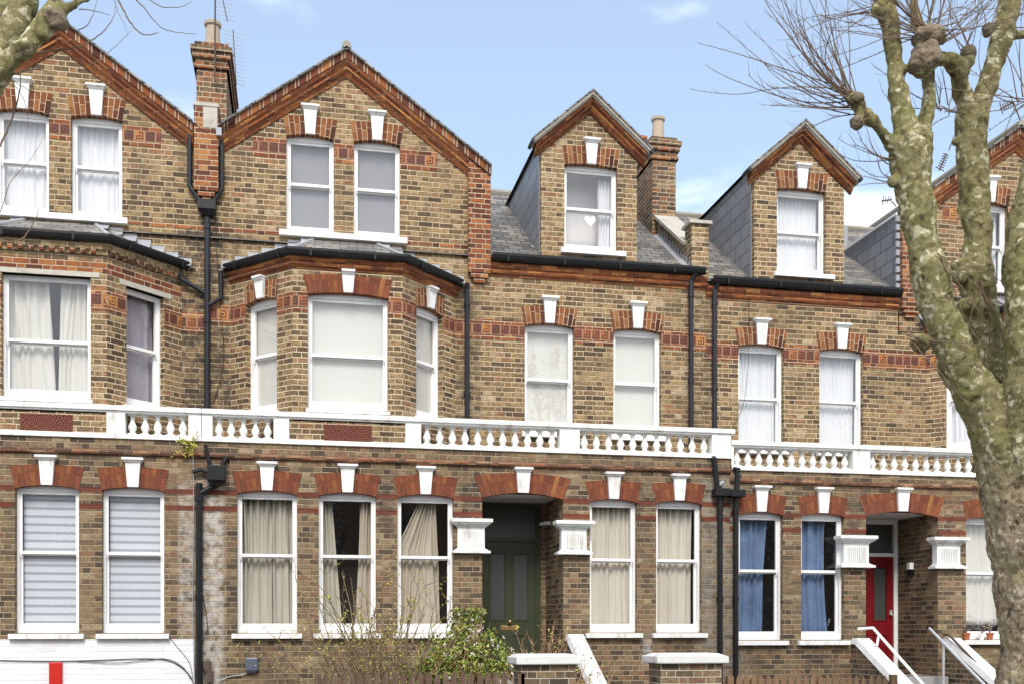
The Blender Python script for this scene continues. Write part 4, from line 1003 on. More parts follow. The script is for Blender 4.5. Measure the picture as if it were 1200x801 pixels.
def fence(u0, u1, vtop, mat, label, step=.0985, Y=12.25, drop=0):
    a, c = P(u0, vtop, Y), P(u1, vtop, Y); n = int((c.x - a.x) / step)
    t = thing('picket_fence', ((a.x + c.x) / 2, Y, .12), label, 'fence', 'picket fences')
    F = Frame(0, Y)
    for i in range(n):
        x = a.x + i * step + random.uniform(-.006, .006); z = a.z + random.uniform(-.012, .012) - drop * i / n; w_ = .068; tl = random.uniform(-.004, .004)
        b = MB(); p = [(x, .2), (x + w_, .2), (x + w_ + tl, z - .05), (x + w_ * .45 + tl, z + .012), (x + tl, z - .065)]
        b.poly([F(q, .018, zz) for q, zz in p]); b.poly([F(q, 0, zz) for q, zz in p][::-1])
        for k in range(5): j = (k + 1) % 5; b.poly([F(p[k][0], 0, p[k][1]), F(p[j][0], 0, p[j][1]), F(p[j][0], .018, p[j][1]), F(p[k][0], .018, p[k][1])])
        b.build('picket', M[mat], t)
    for z in (.45, 1.1):
        r = MB(); r.box(F, a.x - .05, c.x + .02, -.05, -.002, z, z + .07); r.build('rail', M[mat], t)
    for x in (a.x - .08, (a.x + c.x) / 2, c.x + .02):
        r = MB(); r.box(F, x, x + .08, -.12, -.05, .1, a.z - .03); r.build('post', M[mat], t)
fence(377, 606, 788, 'wood', 'brown picket fence in front of the bare shrub and white-flowered camellia')
fence(862, 1046, 789, 'wood2', 'weathered ochre picket fence below the blue-curtained windows', drop=.05)
for x0, x1 in ((-9, .2), (2.55, 2.62), (7.3, 14)):
    pass

def leaf(b, p, s_, m=0, d=None):
    d = d or Vector((random.uniform(-1, 1), random.uniform(-1, 1), random.uniform(-.6, 1))).normalized()
    a = d.orthogonal().normalized(); a.rotate(__import__('mathutils').Quaternion(d, random.uniform(0, 6.28))); n = d.cross(a) * .25
    b.poly([p, p + d * s_ * .5 + a * s_ * .26 + n * s_, p + d * s_, p + d * s_ * .5 - a * s_ * .26 + n * s_], m)
def stem(b, p, d, ln, r, n=6, bend=.12, up=.05, sides=5, m=0):
    pts = [Vector(p)]; d = Vector(d).normalized()
    for i in range(n):
        d = (d + Vector((random.uniform(-bend, bend), random.uniform(-bend, bend), random.uniform(-bend, bend) + up))).normalized(); pts.append(pts[-1] + d * ln / n)
    b.tube(pts, [r * (1 - .75 * i / n) for i in range(n + 1)], sides, m, cap=False); return pts, d

# bare budding shrub
c0 = P(450, 801, 14.0); base = Vector((c0.x, 14.0, .3))
t = thing('shrub', base, 'bare thin-stemmed shrub with yellow-green buds in front of the bay-side windows', 'shrub')
st_, bu = MB(), MB()
for i in range(72):
    an = random.uniform(0, 6.28); sp = random.uniform(.05, .58); d = Vector((math.cos(an) * sp * 1.35, math.sin(an) * sp * .6, 1)); ln = random.uniform(1.4, 2.6) * (1 - sp * .12)
    pts, dd = stem(st_, base + Vector((random.uniform(-.3, .3), random.uniform(-.25, .25), 0)), d, ln, random.uniform(.010, .018), 9, .16, .01)
    for k in range(3, 10):
        for _ in range(random.choice((0, 1, 1, 2))):
            sd2 = (dd * .5 + Vector((random.uniform(-1, 1), random.uniform(-1, 1), random.uniform(-.1, 1)))).normalized()
            p2, _d = stem(st_, pts[k], sd2, random.uniform(.12, .42), .0055, 4, .25, .02, 3)
            for q in p2[1:]:
                if random.random() < .62:
                    for _k in range(2): leaf(bu, q, random.uniform(.02, .045), 0 if random.random() < .8 else 1)
for i in range(7):      # long arching wands to the left
    pts, dd = stem(st_, base + Vector((-.3, -.1, .4)), (-.8 - .15 * i, random.uniform(-.2, .2), 1.1), 1.4 + .12 * i, .007, 8, .08, -.02)
    for q in pts[4:]:
        for _k in range(3): leaf(bu, q + Vector((random.uniform(-.03, .03), 0, random.uniform(-.03, .03))), .03)
st_.build('stem', M['stem'], t); bu.build('foliage', [M['bud'], M['deadleaf']], t)
# camellia
c0 = P(535, 801, 13.9); base = Vector((c0.x, 13.9, .3))
t = thing('shrub', base, 'dense leafy green camellia with small white flowers left of the dark green door', 'shrub')
st_, bu = MB(), MB()
blobs = [(P(556, 722, 13.85), .14), (P(545, 735, 13.9), .22), (P(548, 757, 13.8), .32), (P(520, 775, 13.9), .36), (P(570, 768, 13.7), .34), (P(543, 795, 13.7), .42), (P(590, 792, 13.6), .34), (P(505, 797, 13.9), .33), (P(541, 715, 13.9), .12), (P(480, 795, 14), .18)]
for i in range(26):
    c, r = random.choice(blobs); stem(st_, base + Vector((random.uniform(-.15, .15), random.uniform(-.15, .15), 0)), c + Vector((random.uniform(-r, r), random.uniform(-r, r), r)) - base, (c - base).length + .15, .012, 7, .08, 0)
for c, r in blobs:
    for i in range(int(8200 * r * r + 140)):
        v_ = Vector((random.gauss(0, 1), random.gauss(0, 1), random.gauss(0, 1))).normalized() * (r * random.uniform(.35, 1.08) ** .6)
        if noise.noise((c + v_) * 5.5) < -.02: continue
        leaf(bu, c + v_, random.uniform(.04, .08), 0 if random.random() < .88 else 1)
for i in range(75):
    c, r = random.choice(blobs[:7]); v_ = Vector((random.gauss(.4, 1), -abs(random.gauss(.6, .6)), random.gauss(0, .8))).normalized() * r * 1.02
    for k in range(6): leaf(bu, c + v_, .036, 2)
st_.build('stem', M['stem'], t); bu.build('foliage', [M['leaf'], M['deadleaf'], M['petal']], t)
# twiggy hydrangea-like shrub
c0 = P(640, 801, 13.5); base = Vector((c0.x - .15, 13.5, .3))
t = thing('shrub', base, 'twiggy reddish-brown shrub with a few yellow-green leaves behind the left gate pier', 'shrub')
st_, bu = MB(), MB()
for i in range(95):
    d = Vector((random.uniform(-.85, .65), random.uniform(-.4, .4), 1)); tall = random.random() < .22
    pts, dd = stem(st_, base + Vector((random.uniform(-.3, .35), random.uniform(-.2, .2), 0)), d, random.uniform(1.35, 1.65) if tall else random.uniform(.8, 1.3), .009, 8, .2, .02)
    for k in range(4, 9):
        for _ in range(2):
            p2, _d = stem(st_, pts[k], dd + Vector((random.uniform(-1, 1), random.uniform(-1, 1), random.uniform(-.3, .8))), random.uniform(.06, .2), .005, 3, .3, .02, 4)
            if random.random() < .4: [leaf(bu, p2[-1], random.uniform(.025, .05), random.choice((0, 0, 1))) for _k in range(3)]
st_.build('stem', M['stemred'], t); bu.build('foliage', [M['bud'], M['deadleaf']], t)
# self-seeded plant on the ledge
c0 = P(216, 524, G - .08); t = thing('ledge_plant', c0, 'small yellow-green plant sprouting from the ledge under the balustrade beside the hopper', 'plant')
st_, bu = MB(), MB()
for i in range(9):
    pts, dd = stem(st_, c0 + Vector((.12, .06, .02)), (random.uniform(-1, .4), random.uniform(-.6, -.1), random.uniform(-.4, .7)), random.uniform(.1, .34), .005, 4, .2, -.05, 4)
    for q in pts[1:]:
        for k in range(4): leaf(bu, q + Vector((random.uniform(-.02, .02), 0, random.uniform(-.02, .02))), .05)
st_.build('stem', M['stem'], t); bu.build('foliage', M['bud'], t)

# ================================================================== small wall things
b = MB(); b.box(FG, -3.50, -3.325, .012, .055, .6, 1.41); b.box(FG, -3.49, -3.335, .055, .062, .62, 1.40)
tag(b.build('wall_panel', M['signred'], bevel=.004), 'narrow upright red panel fixed to the white painted base of the left house', 'panel')
c = P(295, 777, G); b = MB(); b.box(FG, c.x - .09, c.x + .09, .0, .09, c.z - .09, c.z + .09); b.taper(FG, c.z - .14, (c.x - .06, c.x + .06, 0, .06), c.z - .09, (c.x - .09, c.x + .09, 0, .09))
tag(b.build('meter_box', M['boxgrey'], bevel=.015), 'small blue-grey box on the wall below the left curtained window of the middle house', 'box')
for nm, lab, (u, v), hh in (('junction_box', 'upper brown junction box on the brickwork right of the black soil pipe', (243.5, 778), .10), ('junction_box', 'lower brown junction box tilted beneath another beside the soil pipe', (246, 790), .11)):
    c = P(u, v, G); b = MB(); b.box(FG, c.x - .045, c.x + .045, 0, .07, c.z - hh, c.z + hh * .6); tag(b.build(nm, M['brownbox'], bevel=.006), lab, 'box', 'brown junction boxes')
def cable(pts, label, r=.006, mat='black', y=None):
    b = MB(); b.tube(pts, r, 5); tag(b.build('cable', M[mat]), label, 'cable')
def sag(pl, Y, sub=6):
    pts = [P(u, v, Y) for u, v in pl]; res = []
    for i in range(len(pts) - 1):
        p0, p1, p2, p3 = pts[max(i - 1, 0)], pts[i], pts[i + 1], pts[min(i + 2, len(pts) - 1)]
        for k in range(sub):
            t_ = k / sub
            res.append(.5 * ((2 * p1) + (p2 - p0) * t_ + (2 * p0 - 5 * p1 + 4 * p2 - p3) * t_ ** 2 + (3 * p1 - p0 - 3 * p2 + p3) * t_ ** 3))
    return res + [pts[-1]]
cable(sag([(-40, 772), (50, 774), (110, 773), (170, 771), (200, 774), (220, 788), (228, 803)], G - .03), 'black cable running level across the white painted base then dropping at the pipe', .007)
cable(sag([(90, 774), (140, 776), (190, 771), (212, 779), (224, 795)], G - .035), 'thin second cable drooping under the level cable on the white base', .005)
cable(sag([(195, 742), (210, 760), (222, 776), (226, 795)], G - .03), 'thin diagonal cable from the second sill to the foot of the soil pipe', .004)
cable(sag([(226, 520), (227, 600), (226, 700), (228, 800)], G - .03), 'thin grey cable hanging straight down left of the black soil pipe', .006, 'lead')
cable(sag([(238, 700), (243, 735), (236, 760), (241, 800)], G - .04), 'thin black cable wriggling over the junction boxes', .005)
cable(sag([(256, 797), (270, 792), (284, 790), (293, 786)], G - .03), 'pale cable looping from the junction box to the blue-grey box', .008, 'lead')
cable(sag([(252, 250), (256, 330), (262, 420), (250, 470), (262, 440)], U - .02), 'thin dark cable running down the sooty brickwork right of the upper downpipe', .004)
cable(sag([(876, 322), (878, 400), (872, 470), (858, 500)], U - .03), 'thin grey cable hanging down the upper wall left of the right house window', .004, 'pipe')
# security lamp by the red door, alarm sensor in the other porch
c = P(1062, 657, G + 1.1); b = MB(); Fw = Frame(10.614, G + .75, 0, -1)
b.box(Fw, -.05, .05, 0, .07, 2.83, 2.93, 1); b.box(Fw, -.045, .045, .01, .09, 2.93, 3.05, 0)
tag(b.build('porch_light', [M['white'], M['black']]), 'small white and black lamp on the porch wall right of the red door', 'lamp')
Fw = Frame(4.082, G + .9, 0, -1); b = MB(); b.box(Fw, -.06, .06, 0, .1, 3.60, 3.66); b.tube([Fw(0, .1, 3.63), Fw(0, .17, 3.61)], .025, 8)
tag(b.build('sensor', M['white'], bevel=.005), 'small white sensor high on the porch wall beside the dark green door', 'sensor')
# flower pots on the sill
def pot(u, v, label, mat, r=.062, h=.12, flower='purple'):
    c = P(u, v, G - .03); c.z = 1.696; t = thing('potted_plant', c, label, 'potted plant', 'potted plants on the sill')
    b = MB(); b.lathe(c, [(r * .7, 0), (r * .95, h * .78), (r * 1.08, h * .79), (r * 1.08, h), (r * .92, h), (r * .85, h * .85)], 14); b.build('pot', M[mat], t)
    s_, l_ = MB(), MB()
    for i in range(12):
        pts, _ = stem(s_, c + Vector((0, 0, h * .8)), (random.uniform(-.5, .5), random.uniform(-.3, .3), 1), random.uniform(.06, .2), .003, 4, .2, 0, 3)
        for k in range(4): leaf(l_, pts[-1], .03, 1 if random.random() < .5 else 0)
    s_.build('stem', M['stem'], t); l_.build('foliage', [M['leaf'], M[flower]], t)
pot(1132.5, 748, 'left terracotta flower pot on the white sill by the tree trunk', 'claypot')
pot(1150, 748, 'pale pink pot between two terracotta pots on the white sill', 'petal', r=.05, h=.10)
pot(1160, 748, 'terracotta pot with purple flowers, nearest the tree trunk', 'claypot')
# heart in the dormer
b = MB(); n = 40; hc = Vector((4.83, U + .17, 8.77)); pf = []
for i in range(n):
    a = 2 * math.pi * i / n; pf.append((16 * math.sin(a) ** 3 * .0062, (13 * math.cos(a) - 5 * math.cos(2 * a) - 2 * math.cos(3 * a) - math.cos(4 * a)) * .0066))
b.poly([hc + Vector((x, 0, z)) for x, z in pf[::-1]]); b.poly([hc + Vector((x, .012, z)) for x, z in pf])
for i in range(n): j = (i + 1) % n; b.poly([hc + Vector((pf[i][0], 0, pf[i][1])), hc + Vector((pf[j][0], 0, pf[j][1])), hc + Vector((pf[j][0], .012, pf[j][1])), hc + Vector((pf[i][0], .012, pf[i][1]))][::-1])
b.tube([hc + Vector((0, .006, .03)), hc + Vector((0, .006, .18))], .002, 4)
tag(b.build('heart_ornament', M['stone']), 'white heart hanging inside the dormer window of the middle house', 'heart')

# ================================================================== curtains and blinds
CT = -.26
blind(FG, -3.90, -3.17, 1.93, 3.84, 'white striped blind in the far left ground floor window of the white-based house', 'zebra')
blind(FG, -2.72, -2.0, 1.93, 3.84, 'white striped blind in the ground floor window nearest the soil pipe', 'zebra')
curtain(FG, -.83, -.40, 1.86, 3.84, 'left grey-cream curtain of the first ground floor window right of the soil pipe', 'c_olive', 5, .045)
curtain(FG, -.41, -.10, 1.86, 3.84, 'right grey-cream curtain of the first ground floor window right of the soil pipe', 'c_olive', 4, .045)
curtain(FG, .36, .60, 1.86, 3.84, 'narrow cream curtain at the left of the dark-gapped middle ground floor window', 'c_olive', 3, .045, right=lambda t: .66 - .16 * t)
curtain(FG, .86, 1.12, 1.86, 3.84, 'narrow beige curtain at the right of the dark-gapped middle ground floor window', 'c_tan', 3, .045, left=lambda t: .84 + .09 * t + .06 * (1 - t) * t)
curtain(FG, 1.5, 2.15, 1.86, 3.84, 'beige curtain sagging on a diagonal in the ground floor window left of the green door', 'c_tan', 7, .045, left=lambda t: 1.46 + .36 * max(0, (t - .62) / .38), right=lambda t: 2.17 - .06 * t)
curtain(FG, 4.5, 5.3, 1.86, 3.84, 'cream curtain drawn in the ground floor window right of the green door', 'c_cream', 8, .032)
curtain(FG, 5.6, 6.32, 1.86, 3.84, 'cream curtain drawn in the ground floor window beside the twin black downpipes', 'c_cream', 7, .032)
curtain(FG, 7.02, 7.60, 1.75, 3.70, 'blue curtain in the ground floor window right of the twin black downpipes', 'c_blue', 5, .045, right=lambda t: 7.63 - .07 * (1 - t))
curtain(FG, 8.10, 8.70, 1.75, 3.70, 'blue curtain in the ground floor window left of the red door', 'c_blue', 5, .045, right=lambda t: 8.68 - .06 * math.sin(t * 3) + .06 * (1 - t))
curtain(FG, 11.14, 12.0, 1.95, 3.70, 'grey white curtain in the ground floor window behind the plane tree trunk', 'c_sheer', 6, .03)
# bays
def bayF(cx):
    h = .822; dd = U - G
    return Frame(cx - h - dd, U, 1, -1), Frame(cx - h, G), Frame(cx + h, G, 1, 1), dd * math.sqrt(2), h
FL, FF, FR, Lc, h = bayF(-3.545)
curtain(FF, h - .58, h + .0, 5.2, 6.93, 'left ivory drape in the wide bay window of the left house', 'c_sheer', 5, .03, right=lambda t: h + .08 - .1 * t)
curtain(FF, h + .06, h + .58, 5.2, 6.93, 'right ivory drape in the wide bay window of the left house', 'c_sheer', 6, .03, left=lambda t: h + .1 + .03 * t)
curtain(FR, Lc / 2 - .34, Lc / 2 + .34, 5.2, 6.93, 'lilac-grey curtain in the angled bay window of the left house', 'c_lilac', 5, .02)
FL, FF, FR, Lc, h = bayF(.735)
blind(FF, h - .55, h + .55, 5.25, 6.88, 'wide off-white roller blind in the front bay window of the middle house', 'c_blind')
blind(FL, Lc / 2 - .30, Lc / 2 + .30, 5.25, 6.86, 'off-white roller blind in the left angled bay window of the middle house', 'c_blind', o=-.2)
blind(FR, Lc / 2 - .30, Lc / 2 + .30, 5.25, 6.86, 'off-white roller blind in the right angled bay window of the middle house', 'c_blind', o=-.2)
FL, FF, FR, Lc, h = bayF(12.765)
curtain(FL, Lc / 2 - .34, Lc / 2 + .34, 5.0, 6.75, 'white net curtain in the right house bay window beside the tree stem', 'c_white', 8, .015)
for c, lb in ((4.085, 'left'), (5.61, 'right')): blind(FU, c - .38, c + .38, 5.2, 6.9, 'off-white roller blind in the first floor window at the ' + lb + ' under the heart dormer', 'c_blind')
for c, lb in ((7.845, 'left'), (9.355, 'right')): curtain(FU, c - .40, c + .40, 5.0, 6.74, 'white net curtain in the ' + lb + ' first floor window of the right house', 'c_white', 12, .018)
for c, lb in ((.18, 'left'), (1.237, 'right')): blind(FU, c - .33, c + .33, 8.2, 9.7, 'plain grey blind in the ' + lb + ' gable window of the middle house', 'c_grey', bar=False)
curtain(FU, -3.40, -2.68, 8.2, 9.7, 'white crossed-over net curtain in the gable window beside the party pier', 'c_white', 8, .02)
curtain(FU, -4.45, -3.75, 8.2, 9.7, 'white net curtain, lower half imitating reflections, in the far left gable window, half hidden by the limbs', 'c_white', 8, .015)  # drawn full length: its white lower half stands in for reflections in the pane
curtain(FU, 5.0, 5.26, 8.2, 9.55, 'white curtain at the right side of the heart dormer window', 'c_white', 5, .025)
curtain(FU, 8.18, 9.04, 8.1, 9.52, 'white net curtain in the dormer of the right house', 'c_white', 13, .015)
curtain(FU, 12.0, 12.6, 8.05, 9.6, 'white curtain in the gable window between the tree stems', 'c_white', 7, .02)

# ================================================================== aerials
def yagi(label, p, d, n, span, mat='steel', mast=None, tilt=Vector((1, 0, 0)), r=.005):
    t = thing('tv_aerial', p, label, 'aerial', 'television aerials'); d = Vector(d).normalized(); b = MB()
    ln = .06 * n; b.tube([p - d * ln / 2, p + d * ln / 2], r * 1.5, 6); b.build('boom', M['dkmetal'], t)
    for i in range(n):
        e = MB(); c = p - d * ln / 2 + d * (ln * (i + .5) / n); w_ = span * (1 if i else 1.5) / 2; e.tube([c - tilt * w_, c + tilt * w_], r, 5)
        e.build('rod', M[mat], t)
    if mast:
        m_ = MB(); m_.tube(mast, .014, 8); m_.build('mast', M['dkmetal'], t)
p = P(275, 68, U + 1.3)
yagi('television aerial with many rods fixed right of the tall left chimney', p, (0.05, .3, -1), 14, .30, mast=[P(266, 60, U + 1.3), P(275, 66, U + 1.3)], tilt=Vector((1, .1, -.12)).normalized())
p = P(262, 4, U + .4)
yagi('television aerial on a tall rusty mast in front of the left chimney pot', p, (.22, .2, -1), 9, .26, mast=[P(251.5, 96, U + .42), P(252.5, -30, U + .42)], tilt=Vector((1, 0, 0)))
yagi('small aerial seen in the gap between the first two tree stems', P(1105, 190, U + 4), (.45, 0, 1), 7, .14, 'dkmetal', mast=[P(1112, 176, U + 4), P(1122, 150, U + 4)], tilt=Vector((.8, 0, -.3)).normalized(), r=.012)
yagi('tiny aerial beside the grey vent pipe left of the plane tree', P(1039, 235, U + 3), (1, 0, .2), 4, .14, 'dkmetal', mast=[P(1045, 236, U + 3), P(1050, 242, U + 3)], tilt=Vector((0.2, 0, 1)).normalized(), r=.01)
yagi('wide aerial above the right gable roof', P(1180, 124, U + 2.5), (1, 0, .55), 6, .16, 'dkmetal', mast=[P(1187, 119, U + 2.5), P(1199, 150, U + 2.5)], tilt=Vector((0.3, 0, -1)).normalized(), r=.011)

# ================================================================== plane trees
def RW(u, Y, w_): a = (u - 600) / FP; return w_ / 2 / FP * Y / (math.cos(PH) - a * math.sin(PH))
def limb(b, pl, Y, dy=0, n=14, sub=5, lump=.10):
    """pl: (u,v,width px[,dy]); spline, lumpy"""
    P4 = [(P(q[0], q[1], Y + (q[3] if len(q) > 3 else 0)), RW(q[0], Y, q[2]), 0) for q in pl]; pts = []; rad = []; P4 = [(a_, r_ * (.86 if r_ > .05 else 1), z_) for a_, r_, z_ in P4]
    def cr(a, b_, c, d, t): return .5 * (2 * b_ + (c - a) * t + (2 * a - 5 * b_ + 4 * c - d) * t * t + (3 * b_ - a - 3 * c + d) * t ** 3)
    for i in range(len(P4) - 1):
        k = [P4[max(i - 1, 0)], P4[i], P4[i + 1], P4[min(i + 2, len(P4) - 1)]]
        for j in range(sub):
            t_ = j / sub; v_ = cr(k[0][0], k[1][0], k[2][0], k[3][0], t_); v_ = v_ + Vector((0, cr(k[0][2], k[1][2], k[2][2], k[3][2], t_), 0))
            r_ = max(.01, cr(k[0][1], k[1][1], k[2][1], k[3][1], t_)); pts.append(v_); rad.append(r_ * (1 + lump * noise.noise(v_ * 3.1)))
    v_ = P4[-1][0] + Vector((0, P4[-1][2], 0)); pts.append(v_); rad.append(P4[-1][1])
    b.tube(pts, rad, n)
def knob(b, u, v, w_, Y, dy=0, sq=1.0):
    c = P(u, v, Y + dy); r = RW(u, Y, w_); n = 8
    b.tube([c + Vector((0, 0, r * sq * math.cos(math.pi * k / n))) for k in range(n + 1)], [max(.004, r * math.sin(math.pi * k / n) * (1 + .25 * noise.noise(c + Vector((k, 0, 0))))) for k in range(n + 1)], 14)
def finish(o, vox=.022, disp=.035):
    m_ = o.modifiers.new('remesh', 'REMESH'); m_.mode = 'VOXEL'; m_.voxel_size = vox; m_.use_smooth_shade = True
    s_ = o.modifiers.new('smooth', 'SMOOTH'); s_.factor = .6; s_.iterations = 6
    for nm, sc, st in (('bumps', .24, disp * 1.5), ('ridges', .07, disp * .6)):
        tx = bpy.data.textures.new(nm, 'CLOUDS'); tx.noise_scale = sc; tx.noise_depth = 3
        d = o.modifiers.new(nm, 'DISPLACE'); d.texture = tx; d.strength = st; d.mid_level = .5; d.texture_coords = 'LOCAL'
def twig(b, p, d, ln, r, curl, n=12):
    pts = [Vector(p)]; d = Vector(d).normalized(); kink = Vector((0, 0, 0)); c2 = curl * 1.5 + Vector((random.uniform(-.45, .45), random.uniform(-.3, .3), random.uniform(-.45, .35)))
    for i in range(n):
        if random.random() < .3: kink = Vector((random.uniform(-.16, .16), random.uniform(-.16, .16), random.uniform(-.16, .16)))
        d = (d + c2 / n + kink * .6 + Vector((random.uniform(-.05, .05), random.uniform(-.05, .05), random.uniform(-.05, .05)))).normalized(); pts.append(pts[-1] + d * ln / n)
    b.tube(pts, [r * (1 - .8 * i / n) + .001 for i in range(n + 1)], 4, cap=False)
    for k in range(2, n + 1):       # side shoots and buds
        q0 = pts[k]; b.tube([q0, q0 + Vector((random.uniform(-.01, .01), 0, .014))], [.0035, .002], 3, cap=False)
        if random.random() < .30:
            e = (d + Vector((random.uniform(-1, 1), random.uniform(-.6, .6), random.uniform(-.5, .9)))).normalized(); l2 = random.uniform(.08, .42) * (1 - .5 * k / n)
            q = [q0]; e2 = Vector(e)
            for _ in range(4): e2 = (e2 + Vector((0, 0, .14)) + Vector((random.uniform(-.12, .12), random.uniform(-.1, .1), random.uniform(-.12, .12)))).normalized(); q.append(q[-1] + e2 * l2 / 4)
            b.tube(q, [r * .5, r * .42, r * .34, r * .26, .001], 3, cap=False)

YT = 9.5
tb = P(1228, 735, YT); T1 = thing('plane_tree', (tb.x, YT, .12), 'large pollarded plane tree with mottled olive bark and bare twigs on the right', 'tree', 'pollarded plane trees')
b = MB()
gz = RW(1228, YT, 190) / RW(1228, YT, 1)
limb(b, [(1232, 1010, 210), (1232, 960, 160), (1230, 860, 134), (1228, 780, 128), (1224, 700, 126), (1216, 620, 126), (1200, 560, 118), (1180, 515, 90), (1158, 480, 66), (1131, 440, 56), (1114, 400, 50), (1100, 360, 48), (1089, 320, 50), (1080, 280, 46), (1075, 245, 46), (1069, 210, 47), (1068, 178, 54), (1068, 158, 52)], YT)
limb(b, [(1224, 720, 24, .05), (1215, 640, 100, .1), (1195, 560, 90, .15), (1178, 500, 62, .2), (1165, 440, 48, .25), (1157, 400, 45, .3), (1150, 360, 48, .3), (1144, 320, 47, .3), (1146, 280, 40, .3), (1143, 245, 42, .3), (1141, 210, 40, .3), (1139, 175, 41, .3), (1138, 150, 44, .3), (1140, 128, 44, .3)], YT)
limb(b, [(1228, 730, 24, -.05), (1225, 640, 110, -.1), (1222, 560, 96, -.2), (1212, 480, 78, -.3), (1208, 400, 64, -.35), (1203, 350, 52, -.35), (1200, 300, 54, -.35), (1204, 255, 44, -.35), (1214, 200, 38, -.35), (1224, 120, 36, -.4), (1232, 20, 32, -.4), (1236, -60, 26, -.4)], YT)
limb(b, [(1066, 165, 34), (1057, 130, 30), (1052, 100, 27), (1047, 60, 26), (1042, 30, 26), (1036, 0, 26), (1030, -40, 24), (1025, -80, 22)], YT)
limb(b, [(1080, 160, 24, .1), (1087, 130, 19, .1), (1088, 95, 17, .15), (1083, 50, 15, .2), (1072, 10, 14, .25), (1066, -40, 12, .3)], YT)
limb(b, [(1058, 180, 30), (1042, 165, 20, -.05), (1028, 148, 16, -.1), (1014, 136, 18, -.12), (1004, 140, 18, -.12)], YT, sub=4)
limb(b, [(1142, 140, 36, .3), (1152, 112, 27, .3), (1163, 85, 28, .3), (1171, 55, 29, .3), (1179, 25, 29, .3), (1186, -5, 28, .3), (1194, -50, 26, .3)], YT)
limb(b, [(1138, 130, 30, .3), (1127, 105, 24, .25), (1122, 82, 25, .15), (1110, 70, 18, .05), (1098, 69, 17, -.05), (1086, 66, 22, -.1)], YT, sub=4)
limb(b, [(1124, 90, 22, .2), (1133, 72, 17, .15), (1134, 62, 14, .15)], YT, sub=3)
limb(b, [(1180, 40, 12, .3), (1200, 40, 11, .3), (1225, 30, 11, .3)], YT, sub=3)
knob(b, 1083, 72, 34, YT, -.12, 1.15); knob(b, 1086, 45, 36, YT, -.12, .7); knob(b, 1103, 47, 12, YT, -.12); knob(b, 1003, 144, 17, YT, -.12); knob(b, 1006, 124, 19, YT, -.12, 1.1); knob(b, 998, 116, 18, YT, -.14, .7)
knob(b, 1080, 402, 24, YT, 0, 1.0); knob(b, 1127, 318, 26, YT, .25, 1.2); knob(b, 1134, 360, 26, YT, .15, .8); knob(b, 1120, 165, 12, YT, .3); knob(b, 1047, 212, 12, YT, 0, 1.2)
knob(b, 1028, 12, 15, YT, -.05, 1.4); knob(b, 1136, 62, 14, YT, .15)
knob(b, 1158, 34, 12, YT, .1, 1.3); 
tk = b.build('trunk', M['bark'], T1); finish(tk, .018, .05)
for (u, v, w_, dy, sq) in ((1083, 70, 37, -.13, 1.1), (1086, 44, 38, -.13, .65), (1002, 118, 24, -.13, .6), (1134, 62, 15, .13, .9), (1158, 34, 13, .1, 1.4), (1003, 142, 19, -.14, .9)):
    b = MB(); knob(b, u, v, w_, YT, dy, sq); o = b.build('burr', M['burr'], T1); finish(o, .014, .07)
b = MB()
def fan(u, v, dy, n, a0, a1, l0, l1, curl, spread=14, r=.0062):
    for i in range(n):
        a = R(random.uniform(a0, a1)); p = P(u + random.uniform(-spread, spread), v + random.uniform(-5, 5), YT + dy) + Vector((0, random.uniform(-.05, .05), 0))
        twig(b, p, (math.cos(a), random.uniform(-.35, .35), math.sin(a)), random.uniform(l0, l1), random.uniform(.6, 1) * r, Vector(curl) * random.uniform(.5, 1.3))
fan(1000, 114, -.12, 32, 100, 200, .7, 1.65, (.15, 0, .6), 10)
fan(1004, 128, -.12, 10, 150, 205, .6, 1.3, (-.2, 0, .35), 8)
fan(1087, 36, -.12, 34, 10, 178, .8, 1.5, (0, 0, .4), 16)
fan(1083, 40, -.12, 10, 165, 195, .9, 1.4, (0, 0, .5), 10)
fan(1104, 46, -.1, 8, 0, 50, .7, 1.3, (0, 0, .4), 5)
fan(1134, 60, .12, 7, 30, 150, .5, 1.2, (0, 0, .2), 4)
fan(1030, 10, 0, 8, 120, 240, .5, 1.2, (-.2, 0, .3), 6)
fan(1158, 34, .1, 6, 0, 180, .5, 1.0, (0, 0, .1), 4)
fan(1044, 190, 0, 5, 160, 200, .35, .65, (0, 0, .45), 4)
fan(1050, 212, 0, 4, 165, 200, .25, .5, (0, 0, .6), 4)
fan(1110, 130, .2, 12, -20, 200, .4, .9, (0, 0, .3), 10, .006)
fan(1200, 120, -.2, 12, 100, 260, .4, .9, (0, 0, .4), 10, .006)
fan(1100, 300, -.2, 5, -70, -20, .6, 1.0, (.2, 0, -.4), 8, .006)
fan(1150, 330, .0, 5, -110, -60, .6, 1.1, (.3, 0, -.1), 8, .006)
fan(1065, 395, -.1, 6, -60, 20, .4, 1.1, (.2, 0, .1), 8, .006)
b.build('crown', M['twig'], T1)

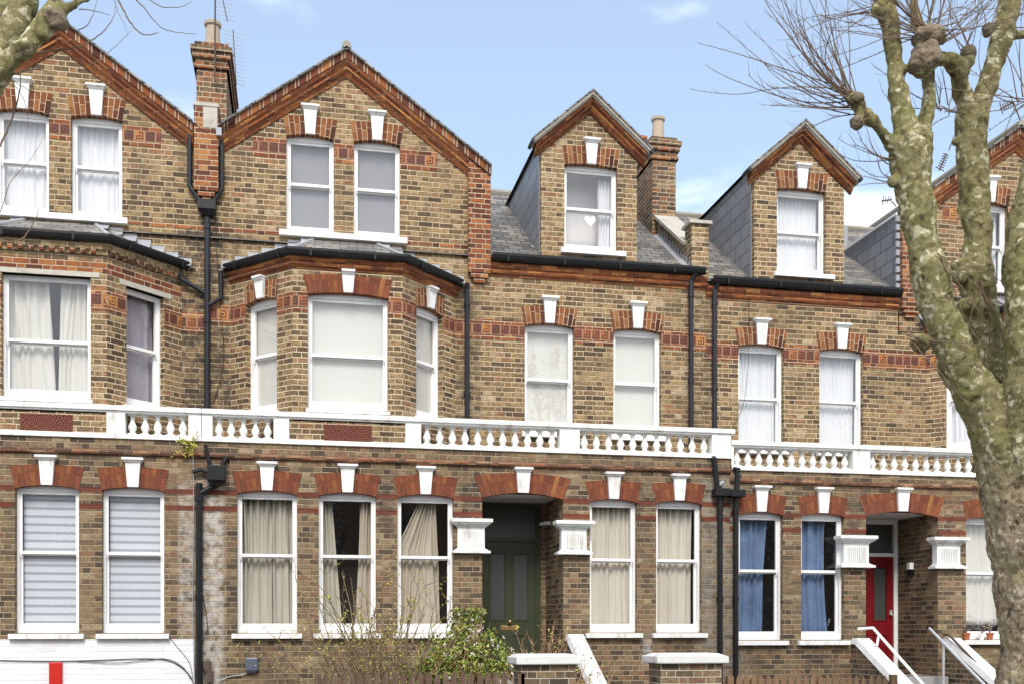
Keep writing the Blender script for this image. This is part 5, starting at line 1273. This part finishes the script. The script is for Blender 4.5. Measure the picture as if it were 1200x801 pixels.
YL = 9.0
tb = P(-150, 735, YL); T2 = thing('plane_tree', (tb.x, YL, .12), 'plane tree limbs with a knotted burr reaching into the top left corner', 'tree', 'pollarded plane trees')
b = MB()
limb(b, [(-160, 1010, 150), (-155, 900, 110), (-150, 700, 100), (-145, 500, 96), (-130, 330, 86), (-95, 220, 76), (-50, 140, 62), (-8, 85, 46), (12, 45, 38), (26, 15, 36), (36, -20, 34), (44, -70, 30)], YL)
limb(b, [(-60, 170, 50, -.1), (-25, 110, 34, -.15), (0, 85, 26, -.2), (18, 66, 24, -.2), (32, 52, 25, -.2), (44, 38, 25, -.2), (55, 26, 28, -.2), (61, 12, 24, -.2), (64, -6, 17, -.2), (66, -50, 14, -.2)], YL, sub=4)
limb(b, [(58, 22, 18, -.2), (74, 12, 10, -.18), (92, 4, 9, -.15), (112, -4, 8, -.1), (150, -20, 7, 0)], YL, sub=4)
limb(b, [(-40, 60, 30, .3), (-15, 30, 24, .3), (4, 12, 24, .3), (14, -10, 20, .3)], YL, sub=4)
knob(b, 62, 20, 28, YL, -.22, .95); knob(b, 48, 42, 16, YL, -.22, .9); knob(b, 26, 58, 26, YL, -.22, .8); knob(b, 4, 14, 26, YL, .28, .8)
tk = b.build('trunk', M['bark'], T2); finish(tk, .018, .05)
b = MB(); knob(b, 64, 22, 25, YL, -.24, .95); o = b.build('burr', M['burr'], T2); finish(o, .016, .07)
b = MB()
def tw(pl, Y, r=.006):
    pts = sag(pl, Y, 5); n = len(pts); b.tube([q + Vector((random.uniform(-.004, .004), 0, random.uniform(-.004, .004))) for q in pts], [r * (1 - .75 * i / n) for i in range(n)], 4, cap=False)
tw([(134, -8), (141, 5), (150, 22), (158, 33), (170, 41), (186, 38)], YL, .010); tw([(152, -6), (168, 8), (182, 26), (200, 37), (230, 40)], YL, .007)
tw([(170, -4), (190, 8), (212, 8), (224, 2)], YL, .005); tw([(36, 62), (60, 60), (84, 57), (105, 49), (120, 38), (132, 22), (136, 5)], YL, .008)
tw([(92, 11), (110, 13), (130, 18)], YL, .005); tw([(92, 35), (102, 30), (110, 14), (116, -6)], YL, .005); tw([(10, 90), (30, 82), (50, 82), (60, 88)], YL, .007)
tw([(0, 172), (10, 150), (18, 128), (24, 96), (20, 60), (40, 20), (44, -6)], YL, .008); tw([(0, 74), (24, 68), (42, 62)], YL, .006); tw([(104, 78), (122, 66), (140, 50), (154, 36)], YL, .004)
tw([(-10, 278), (14, 284), (30, 276), (40, 260), (46, 244)], YL, .009); tw([(10, 92), (22, 106), (30, 124), (34, 150)], YL, .005); tw([(14, 94), (30, 104), (46, 112), (60, 128)], YL, .004)
tw([(132, -6), (138, 14), (146, 30), (150, 44)], YL, .004); tw([(0, 250), (12, 215), (34, 190), (52, 160)], YL, .004)
b.build('crown', M['twig'], T2)
